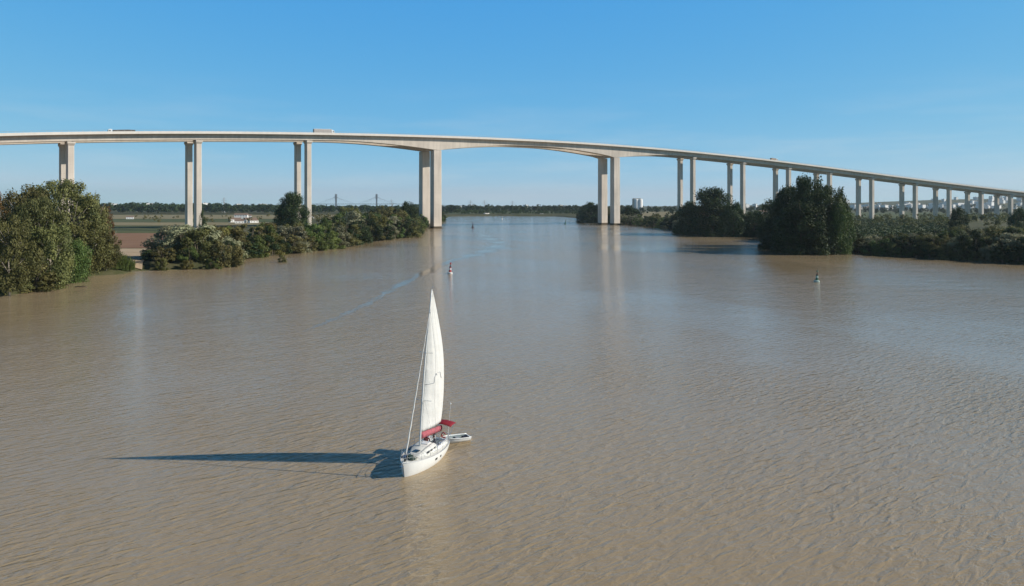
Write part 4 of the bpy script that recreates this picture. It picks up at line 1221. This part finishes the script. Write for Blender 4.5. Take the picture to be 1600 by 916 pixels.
# ------------------------------------------------------------------ sailing boat
U = Vector((-.30, -.954)).normalized()               # heading, towards the viewer
YAW = math.atan2(U.y, U.x)
BOW = Vector(bp(628, 726, 1.05))
LOA = 6.9
CEN = BOW - U*(LOA/2)
HEEL = R(-3.6)
boat = empty('sailing_yacht', (CEN.x, CEN.y, 0), (HEEL, 0, YAW))
tag(boat, 'white sailing yacht under full mainsail, heading for the viewer in mid river', 'sailing boat')
HL = LOA/2
def hull_b(t):     # half beam, t 0 stern .. 1 bow
    return 1.28*(max(0, 1-((t-.38)/.621)**2))**.75 if t > .38 else 1.28*(1-.30*((.38-t)/.38)**2)
def sheer(t): return .86+.28*t**2
def stn(t): return -HL + LOA*t
def hull():
    secs = []; deck = []
    ts = [0, .03, .1, .2, .3, .4, .5, .6, .7, .8, .87, .93, .97, 1.0]
    for t in ts:
        b_ = max(.015, hull_b(t)); zs = sheer(t); x = stn(t)
        keel = -.42*math.sin(math.pi*min(1, .12+.88*(1-t)))**.6 if t < .99 else -.1
        row = []
        for u in np.linspace(-1, 1, 17):
            a = abs(u); y = b_*(a**.55 if a > 0 else 0)*(1 if a > .6 else (.72+.28*(a/.6)))
            y = b_*math.sin(a*math.pi/2)**.75
            z = keel+(zs-keel)*(a**2.0)
            rake = (.42*(z/zs) if z > 0 else 0)*(t**6) - (.42 if t > .5 else 0)*(t**6)
            row.append((x+rake, math.copysign(y, u), z))
        secs.append(row)
    m = MB(); m.loft(secs, closed=False, caps=False)
    m.add(secs[0], [tuple(range(17))])                  # transom
    h = m.build('hull', M['white'], boat); sharp_smooth(h, 50)
    bt = MB()    # bottom paint and boot stripe as a thin skin outside the hull
    rows = []
    for r_ in secs:
        rr = []
        for sg in (-1, 1):
            pass
    d = MB(); dl = [(r_[0], r_[-1]) for r_ in secs]
    vs = []; fs = []
    for i, (a, c) in enumerate(dl):
        mid = (a[0], 0, a[2]+.05)
        vs += [(a[0], a[1]*.985, a[2]-.01), mid, (c[0], c[1]*.985, c[2]-.01)]
        if i: k = 3*i; fs += [(k-3, k-2, k+1, k), (k-2, k-1, k+2, k+1)]
    d.add(vs, fs); d.build('deck', M['deckw'], boat)
    t_ = MB()
    for idx in (0, -1): t_.tube([(r_[idx][0], r_[idx][1], r_[idx][2]+.02) for r_ in secs], .028, 6)
    t_.build('toe_rail', M['alu'], boat)
    return secs
hull_secs = hull()
# portholes on the hull sides
for x, w_ in ((.0, .32), (-.75, .18)):
    for sg in (-1, 1):
        t = (x+HL)/LOA; b_ = hull_b(t)
        m = MB(); m.box((x-w_/2, sg*(b_*.985)-.015, .52), (x+w_/2, sg*(b_*.985)+.02*sg+.0, .66)); m.build('hull_window', M['dark'], boat)
# coachroof
cr = MB(); secs = []
for x, w_, z_ in ((1.55, .25, 1.08), (1.35, .48, 1.22), (.7, .68, 1.34), (-.2, .76, 1.42), (-.95, .76, 1.42)):
    secs.append([(x, -w_-.08, .9), (x, -w_, z_-.1), (x, -w_*.8, z_), (x, w_*.8, z_), (x, w_, z_-.1), (x, w_+.08, .9)])
cr.loft([s_[::-1] for s_ in secs]); crf = sharp_smooth(cr.build('coachroof', M['deckw'], boat), 35)
for sg in (-1, 1):
    for x in (.55, .0, -.55):
        m = MB(); m.box((x-.17, sg*.77-.03, 1.14), (x+.17, sg*.77+.035, 1.26)); m.build('window', M['dark'], crf)
m = MB(); m.box((.85, -.22, 1.34), (1.2, .22, 1.36)); m.build('hatch', M['dark'], crf)
m = MB(); m.box((-.95, -.28, 1.43), (-.3, .28, 1.47)); m.build('companionway_hatch', M['white'], crf)
for sg in (-1, 1):
    m = MB(); m.tube([(1.0, sg*.5, 1.38), (.2, sg*.56, 1.5), (-.7, sg*.56, 1.5)], .016, 6); m.build('grab_rail', M['steel'], crf)
# cockpit: coamings, seats and sole
ck = MB()
for sg in (-1, 1):
    ck.box((-3.25, sg*.78-.07, .86), (-.96, sg*.78+.07, 1.16)); ck.box((-3.2, min(sg*.4, sg*.70), .87), (-1.0, max(sg*.4, sg*.70), 1.0))
ck.box((-3.3, -.7, .86), (-3.12, .7, 1.1)); ck.build('cockpit_coaming', M['white'], boat)
m = MB(); m.box((-3.1, -.39, .925), (-1.0, .39, .945)); m.build('cockpit_floor', M['dingf'], boat)
m = MB(); m.tube([(-2.35, 0, .95), (-2.4, 0, 1.5)], .05, 8); m.lathe([(.02, 0), (.07, .02), (.02, .05)], 10, (-2.4, 0, 1.5))
m.build('binnacle', M['white'], boat)
m = MB(); m.tube([(-2.5, .38*math.cos(a), 1.35+.38*math.sin(a)) for a in np.linspace(0, 2*math.pi, 21)], .016, 6)
for k in range(5): a = k*1.257; m.tube([(-2.5, 0, 1.35), (-2.5, .38*math.cos(a), 1.35+.38*math.sin(a))], .009, 5)
m.build('steering_wheel', M['steel'], boat)
# rails
def stanchions():
    m = MB(); tops = {-1: [], 1: []}
    for sg in (-1, 1):
        for t in (.03, .18, .33, .48, .63, .78, .9):
            b_ = hull_b(t)*.95; x = stn(t); z = sheer(t); m.tube([(x, sg*b_, z), (x, sg*b_*1.01, z+.55)], .014, 6); tops[sg].append((x, sg*b_*1.01, z+.55))
    m.build('stanchions', M['steel'], boat)
    w = MB()
    for sg in (-1, 1):
        w.tube(tops[sg], .008, 5); w.tube([(x, y, z-.26) for x, y, z in tops[sg]], .007, 5)
    w.build('lifelines', M['steel'], boat)
    p = MB(); zb = 1.12
    p.tube([(2.6, -.42, zb), (2.65, -.42, zb+.58), (3.15, -.2, zb+.66), (3.42, 0, zb+.68), (3.15, .2, zb+.66), (2.65, .42, zb+.58), (2.6, .42, zb)], .018, 8)
    p.tube([(3.1, -.15, zb), (3.15, -.2, zb+.66)], .016, 6); p.tube([(3.1, .15, zb), (3.15, .2, zb+.66)], .016, 6)
    p.tube([(2.63, -.42, zb+.3), (3.3, 0, zb+.34), (2.63, .42, zb+.3)], .014, 6)
    p.build('pulpit', M['steel'], boat)
    p = MB()
    p.tube([(-2.7, -1.02, .9), (-2.7, -1.02, 1.5), (-3.35, -.85, 1.5), (-3.4, 0, 1.5), (-3.35, .85, 1.5), (-2.7, 1.02, 1.5), (-2.7, 1.02, .9)], .018, 8)
    for y in (-.8, -.3, .3, .8): p.tube([(-3.35, y, .9), (-3.36, y, 1.5)], .014, 6)
    p.build('pushpit', M['steel'], boat)
stanchions()
# bow gear
m = MB(); m.tube([(3.2, 0, 1.13), (3.55, 0, 1.12), (3.62, 0, 1.0)], [.04, .035, .03], 8); m.tube([(3.6, -.16, .98), (3.64, 0, .93), (3.6, .16, .98)], .03, 6); m.build('anchor', M['steel'], boat)
m = MB(); m.lathe([(.0, 0), (.26, .02), (.3, .1), (.2, .18), (.05, .2)], 14, (2.35, .18, 1.10)); m.box((1.75, -.3, 1.1), (2.15, .05, 1.24)); m.build('folded_bag', M['greencan'], boat)
m = MB()
for k in range(3): m.tube([(2.1+.2*math.cos(a)*(1-.1*k), .42+.16*math.sin(a)*(1-.1*k), 1.1+.035*k) for a in np.linspace(0, 6.28, 15)], .02, 6)
m.build('coiled_rope', M['rope'], boat)
m = MB(); m.box((1.5, -.62, 1.08), (2.3, -.38, 1.2)); m.build('blue_bag', M['blue'], boat)
# mast and rig
MX = .10; MTOP = 13.5
def mly(z): return -.15*(1-(z/MTOP)**2.2)-.09*math.sin(math.pi*z/MTOP)
m = MB(); m.tube([(MX-.16*t, mly(1.36+(MTOP-1.36)*t), 1.36+(MTOP-1.36)*t) for t in np.linspace(0, 1, 14)], [.08-.03*t for t in np.linspace(0, 1, 14)], 10); mast = m.build('mast', M['white'], boat, True)
m = MB(); 
for z, w_ in ((4.9, .75), (8.6, .6)):
    for sg in (-1, 1): m.tube([(MX-.05, mly(z), z), (MX-.12, mly(z)+sg*w_, z+.03)], .02, 6)
m.build('spreader', M['white'], mast)
m = MB(); m.tube([(MX-.16, 0, MTOP), (MX-.14, .02, MTOP+.55)], .012, 5); m.tube([(MX-.3, 0, MTOP+.12), (MX+.1, 0, MTOP+.12)], .012, 5)
m.box((MX-.36, -.01, MTOP+.09), (MX-.27, .01, MTOP+.22)); m.build('masthead_antenna', M['steel'], mast)
BANG = R(16)                       # boom swung out to port
bd_ = Vector((-math.cos(BANG), math.sin(BANG), .0))
BL = 2.5; BZ = 1.98
m = MB(); m.tube([(MX-.08, mly(BZ), BZ), tuple(Vector((MX-.08, mly(BZ), BZ))+bd_*BL+Vector((0, 0, .06)))], [.06, .055], 8); m.build('boom', M['alu'], boat, True)
def shroud(name, pts, r, mt=M['steel']):
    m = MB(); m.tube(pts, r, 5); return m.build(name, mt, boat)
ztopm = MTOP-.1
shroud('backstay', [(MX-.16, 0, ztopm), (-3.35, 0, .95)], .008)
for sg in (-1, 1):
    shroud('shroud', [(MX-.13, 0, 11.8), (MX-.22, sg*.6, 8.63), (MX-.22, sg*.75, 4.93), (MX-.2, sg*1.12, 1.0)], .008)
    shroud('shroud', [(MX-.05, 0, 4.9), (MX-.3, sg*1.1, 1.0)], .007)
FT = Vector((MX-.06, 0, 12.0)); FB_ = Vector((3.12, 0, 1.2))
shroud('forestay', [tuple(FB_), tuple(FT)], .01)
m = MB(); pts = []; rad = []
for t in np.linspace(.04, .97, 44):
    p = FB_.lerp(FT, t); pts.append((p.x, p.y+.01*math.sin(t*60), p.z)); rad.append((.062-.042*t)*(1+.14*math.sin(t*95)))
m.tube(pts, rad, 7); m.build('furled_jib', M['sail'], boat, True)
m = MB(); m.lathe([(.1, 0), (.1, .03), (.05, .04), (.05, .12), (.1, .13), (.1, .16)], 12, (3.1, 0, 1.2)); m.build('furling_drum', M['black'], boat)
# mainsail
def mainsail():
    nu, nv = 22, 60; vs = []; fs = []
    luff0 = Vector((MX-.12, 0, BZ+.5)); luff1 = Vector((MX-.24, 0, MTOP-.12))
    side = Vector((math.sin(BANG), math.cos(BANG), 0))
    for j in range(nv+1):
        v = j/nv
        L0 = luff0.lerp(luff1, v); L0.y = mly(L0.z)
        # leech with full roach; sail twists open towards the head
        chord = (BL-.15)*((1-v)**1.0*.80+.34*math.sin(math.pi*v**.75)**.9*1.0+.02)
        chord = (BL-.12)*(1.0*(1-v**2.1)*.985+.03) * (1+.13*math.sin(math.pi*v))
        tw = BANG+R(4)*v
        d = Vector((-math.cos(tw), math.sin(tw), 0)); sd_ = Vector((math.sin(tw), math.cos(tw), 0))
        for i in range(nu+1):
            u = i/nu
            camb = .115*chord*(4*(u**.8)*(1-u**.8))*(.35+.65*math.sin(math.pi*min(1, v*.9+.12)))
            wr = .012*math.sin(v*90+u*6)*(1-u)*.5+.01*math.sin(u*25+v*14)
            batt = .0
            p = L0+d*(chord*u)+sd_*(camb+wr)
            foot = .10*u*(1-v)*(1 if v < .05 else 0)
            vs.append((p.x, p.y, p.z+foot+.12*u*(1-v)))
    for j in range(nv):
        for i in range(nu): a = j*(nu+1)+i; fs.append((a, a+1, a+nu+2, a+nu+1))
    m = MB(); m.add(vs, fs); o = m.build('mainsail', M['sail'], boat, True)
    mod = o.modifiers.new('cloth', 'SOLIDIFY'); mod.thickness = .012
    # reef seam, battens and sail number strip as thin bands sewn on
    def pt(u, v):
        i = min(nu, int(round(u*nu))); j = min(nv, int(round(v*nv))); return Vector(vs[j*(nu+1)+i])
    b3 = MB()
    b3.tube([tuple(pt(u, .325)+side*.022) for u in np.linspace(.02, .38, 6)], .03, 5)
    b3.build('reef_patch', M['grey'], o)
    b4 = MB()
    for (u0, v0), (u1, v1) in (((.36, .33), (.38, .375)), ((.38, .375), (.44, .395)), ((.55, .395), (.66, .395)), ((.66, .395), (.74, .37)), ((.74, .37), (.76, .345)), ((.44, .395), (.50, .385))):
        b4.tube([tuple(pt(u0, v0)+side*.022), tuple(pt(u1, v1)+side*.022)], .016, 4)
    b4.build('reef_line', M['grey'], o)
mainsail()
# sail cover / lazy bag along the boom
def lazybag():
    A = Vector((MX-.1, mly(BZ), BZ+.0)); secs = []
    side = Vector((math.sin(BANG), math.cos(BANG), 0))
    for k in range(13):
        t = k/12; p = A+bd_*(BL*t)+Vector((0, 0, .05*t)); r_ = .17-.05*t
        h_ = .42-.04*t+.02*math.sin(k*2.1)
        sag = .02*math.sin(k*1.7)
        secs.append([tuple(p+side*(r_*.5)+Vector((0, 0, -.06))), tuple(p+side*(r_+sag)+Vector((0, 0, h_*.45))), tuple(p+side*.05+Vector((0, 0, h_))), tuple(p-side*.05+Vector((0, 0, h_))), tuple(p-side*(r_-sag)+Vector((0, 0, h_*.45))), tuple(p-side*(r_*.5)+Vector((0, 0, -.06)))])
    m = MB(); m.loft(secs); m.build('sail_cover', M['pink'], boat, True)
lazybag()
# sprayhood and bimini
def canopy(name, x0, x1, w, z, arch, material, n=9, parent=boat, ymid=0.):
    m = MB(); secs = []
    for x, dz in ((x0, -.05), (x0+(x1-x0)*.25, .02), ((x0+x1)/2, .0), (x0+(x1-x0)*.75, .02), (x1, -.05)):
        up = []; lo = []
        for k in range(n):
            a = -1+2*k/(n-1); y = ymid+w*a; zz = z+dz-arch*a*a
            up.append((x, y, zz)); lo.append((x, y, zz-.025))
        secs.append(up+lo[::-1])
    m.loft(secs); return m.build(name, material, parent, True)
bim = canopy('bimini', -3.5, -2.3, .85, 2.6, .12, M['red'], ymid=.5)
m = MB()
for x, xb in ((-3.35, -2.9), (-2.15, -2.6), (-2.75, -2.75)):
    m.tube([(xb, -.6, 1.1), (x, -.33, 2.4), (x, 0, 2.49), (x, .45, 2.52), (x, .9, 2.49), (x, 1.22, 2.4), (xb, 1.0, 1.1)], .015, 6)
m.build('bimini_frame', M['steel'], bim)
m = MB(); m.tube([(-3.3, .78, .95), (-3.33, .82, 3.9)], [.018, .01], 6); m.lathe([(.0, 0), (.07, .02), (.07, .1), (0, .13)], 10, (-3.33, .82, 3.9)); m.build('stern_antenna', M['white'], boat)
m = MB(); m.tube([(-3.3, -.7, .95), (-3.32, -.72, 3.0)], .012, 6); m.build('stern_antenna', M['white'], boat)
m = MB(); m.tube([(-3.42+.02, .35+.17*math.cos(a), 1.3+.2*math.sin(a)) for a in np.linspace(.5, 5.8, 14)], .05, 8); m.build('life_ring', M['bred'], boat, True)
m = MB(); m.box((-3.56, -.62, .6), (-3.40, -.34, 1.3), taper=.85); m.box((-3.54, -.53, -.3), (-3.46, -.43, .6)); m.build('outboard_motor', M['black'], boat)
for sg in (-1, 1):
    m = MB(); m.lathe([(.07, 0), (.1, .02), (.1, .1), (.06, .12)], 12, (-1.5, sg*.8, 1.16)); m.build('winch', M['steel'], boat)

# ------------------------------------------------------------------ crew (seated in the cockpit)
def figure(joints, bones, radii, name, material, parent=None):
    me = bpy.data.meshes.new(name); names = list(joints); me.from_pydata([joints[n] for n in names], [(names.index(a), names.index(b)) for a, b in bones], [])
    o = link(name, me, parent)
    md = o.modifiers.new('skin', 'SKIN'); md.use_smooth_shade = True
    for i, n in enumerate(names): me.skin_vertices[0].data[i].radius = radii[n] if isinstance(radii[n], tuple) else (radii[n], radii[n])
    me.skin_vertices[0].data[0].use_root = True
    s_ = o.modifiers.new('sub', 'SUBSURF'); s_.levels = 1; s_.render_levels = 2
    me.materials.append(material)
    return o
def seated(loc, rotz, top, label, reach):
    root = empty('person', loc, rotz); tag(root, label, 'person', 'crew in the yacht cockpit')
    J = {'pelvis': (0, 0, .09), 'belly': (.02, 0, .25), 'chest': (.05, 0, .45), 'neck': (.06, 0, .60), 'throat': (.07, 0, .66), 'head': (.09, 0, .76), 'crown': (.085, 0, .86)}
    Rr = {'pelvis': (.14, .15), 'belly': (.12, .13), 'chest': (.12, .155), 'neck': .065, 'throat': .052, 'head': .085, 'crown': .07}
    B = [('pelvis', 'belly'), ('belly', 'chest'), ('chest', 'neck'), ('neck', 'throat'), ('throat', 'head'), ('head', 'crown')]
    for s, sg in (('l', 1), ('r', -1)):
        J.update({s+'hip': (.06, .1*sg, .08), s+'knee': (.46, .14*sg, .12), s+'ankle': (.50, .14*sg, -.26), s+'toe': (.66, .15*sg, -.30),
                  s+'sh': (.05, .19*sg, .53), s+'el': (.10+reach*.1, .25*sg, .28), s+'wr': (.32+reach*.1, .17*sg, .22+reach*.15), s+'hand': (.40+reach*.1, .15*sg, .22+reach*.16)})
        Rr.update({s+'hip': .095, s+'knee': .06, s+'ankle': .042, s+'toe': .035, s+'sh': .065, s+'el': .045, s+'wr': .032, s+'hand': .036})
        B += [('pelvis', s+'hip'), (s+'hip', s+'knee'), (s+'knee', s+'ankle'), (s+'ankle', s+'toe'), ('chest', s+'sh'), (s+'sh', s+'el'), (s+'el', s+'wr'), (s+'wr', s+'hand')]
        for f in range(4):
            a = f'{s}f{f}'; y = .15*sg+(f-1.5)*.02; J[a] = (.46+reach*.1, y, .215+reach*.16); J[a+'t'] = (.49+reach*.1, y, .185+reach*.16)
            Rr[a] = .009; Rr[a+'t'] = .008; B += [(s+'hand', a), (a, a+'t')]
        J[s+'th'] = (.42+reach*.1, (.15-.05)*sg, .225+reach*.16); Rr[s+'th'] = .01; B.append((s+'hand', s+'th'))
    figure(J, B, Rr, 'body', top, root)
    hd = MB()
    hd.lathe([(.02, -.115), (.055, -.10), (.075, -.05), (.083, .01), (.078, .06), (.05, .105), (.012, .12)], 14, (.10, 0, .775), sx=1.08)
    hd.add([(.185, -.015, .76), (.185, .015, .76), (.21, 0, .755), (.187, 0, .80)], [(0, 2, 3), (2, 1, 3), (0, 1, 2)])
    for sg in (-1, 1): hd.lathe([(.008, -.025), (.016, 0), (.008, .025)], 8, (.10, .085*sg, .775))
    sharp_smooth(hd.build('face', M['skin'], root), 60)
    ha = MB(); ha.lathe([(.088, .0), (.094, .03), (.085, .075), (.05, .115), (.01, .128)], 14, (.088, 0, .78), sx=1.06); ha.build('hair', M['hair'], root, True)
    return root
def boat_to_world(p): 
    from mathutils import Euler
    return Matrix.Translation(boat.location) @ Euler((HEEL, 0, YAW)).to_matrix().to_4x4() @ Vector(p)
p1 = boat_to_world((-1.35, .5, 1.0)); p2 = boat_to_world((-1.45, -.3, 1.0))
seated(tuple(p1), (0, 0, YAW-R(60)), M['navy'], 'person in dark navy clothes seated on the sunny side of the yacht cockpit', .3)
seated(tuple(p2), (0, 0, YAW+R(50)), M['maroon'], 'person in dark red top seated on the shaded side of the yacht cockpit', .8)

# ------------------------------------------------------------------ dinghy
def dinghy():
    c = Vector(bp(713, 688, .1)); L = 2.3
    hd = math.atan2(-.45, -.90)
    root = empty('dinghy', (c.x, c.y, 0), (0, 0, hd)); tag(root, 'small white open dinghy towed at the yacht stern', 'dinghy')
    secs = []; ins = []
    for t in (0, .1, .25, .45, .65, .8, .9, .97, 1):
        x = -L/2+L*t; w = .60*(1-max(0, (t-.35)/.66)**2.6)**.7 if t > .35 else .60*(1-.12*((.35-t)/.35)**2); w = max(w, .03); zs = .36+.16*t**3
        secs.append([(x, w*math.sin(a)*1.0, zs-(zs+.08)*max(0, math.cos(a))**.8) for a in np.linspace(-math.pi/2, math.pi/2, 13)])
        wi = max(.01, w-.09); xi = -L/2+.1+(L-.25)*t
        ins.append([(xi, wi*math.sin(a), zs-.0-(zs-.08)*max(0, math.cos(a))**.5) for a in np.linspace(-math.pi/2, math.pi/2, 13)])
    m = MB(); m.loft(secs, closed=False, caps=False); m.add(secs[0], [tuple(range(13))])
    for A, B_ in zip(zip(secs, secs[1:]), zip(ins, ins[1:])):
        for e in (0, 12): m.add([A[0][e], A[1][e], B_[1][e], B_[0][e]], [(0, 1, 2, 3)])
    m.add([secs[0][0], secs[0][12], ins[0][12], ins[0][0]], [(0, 1, 2, 3)]); m.add([secs[-1][0], secs[-1][12], ins[-1][12], ins[-1][0]], [(0, 1, 2, 3)])
    sharp_smooth(m.build('hull', M['white'], root), 50)
    m = MB(); m.loft(ins, closed=False, caps=False); m.add(ins[0], [tuple(range(13))]); sharp_smooth(m.build('inside_lining', M['dingf'], root), 50)
    g = MB()
    for e in (0, 12): g.tube([(s_[e][0], s_[e][1], s_[e][2]+.01) for s_ in secs], .045, 8)
    g.build('rubbing_tube', M['white'], root, True)
    g = MB(); g.box((-.25, -.5, .26), (.02, .5, .3)); g.build('thwart', M['grey'], root)
    g = MB(); g.box((-.95, -.2, .2), (-.55, .15, .34)); g.build('fuel_tank', M['navy'], root)
    return root, c, hd, L
dg, dc, dh, dl = dinghy()
a = boat_to_world((-3.35, .6, 1.0)); e = Vector((dc.x+math.cos(dh)*dl/2, dc.y+math.sin(dh)*dl/2, .45))
m = MB(); pts = [tuple(a.lerp(e, t)-Vector((0, 0, .22*math.sin(math.pi*t)))) for t in np.linspace(0, 1, 12)]; m.tube(pts, .014, 5)
tag(m.build('tow_rope', M['rope']), 'pale rope from the yacht stern to the dinghy bow', 'rope')

# ------------------------------------------------------------------ haze
def haze():
    S = 9600; m = MB(); m.box((-S, -2100, -3), (S, S+50, 190))
    ma = bpy.data.materials.new('haze_air'); ma.use_nodes = True; nt = ma.node_tree; nt.nodes.clear()
    out = nt.nodes.new('ShaderNodeOutputMaterial'); v = nt.nodes.new('ShaderNodeVolumePrincipled')
    v.inputs['Color'].default_value = (.78, .9, .95, 1); v.inputs['Density'].default_value = HAZE
    v.inputs['Anisotropy'].default_value = .2
    nt.links.new(v.outputs[0], out.inputs['Volume'])
    tag(m.build('haze', ma), 'thin blue summer haze over the whole river plain', 'haze', kind='stuff')
HAZE = .00006
if HAZE: haze()
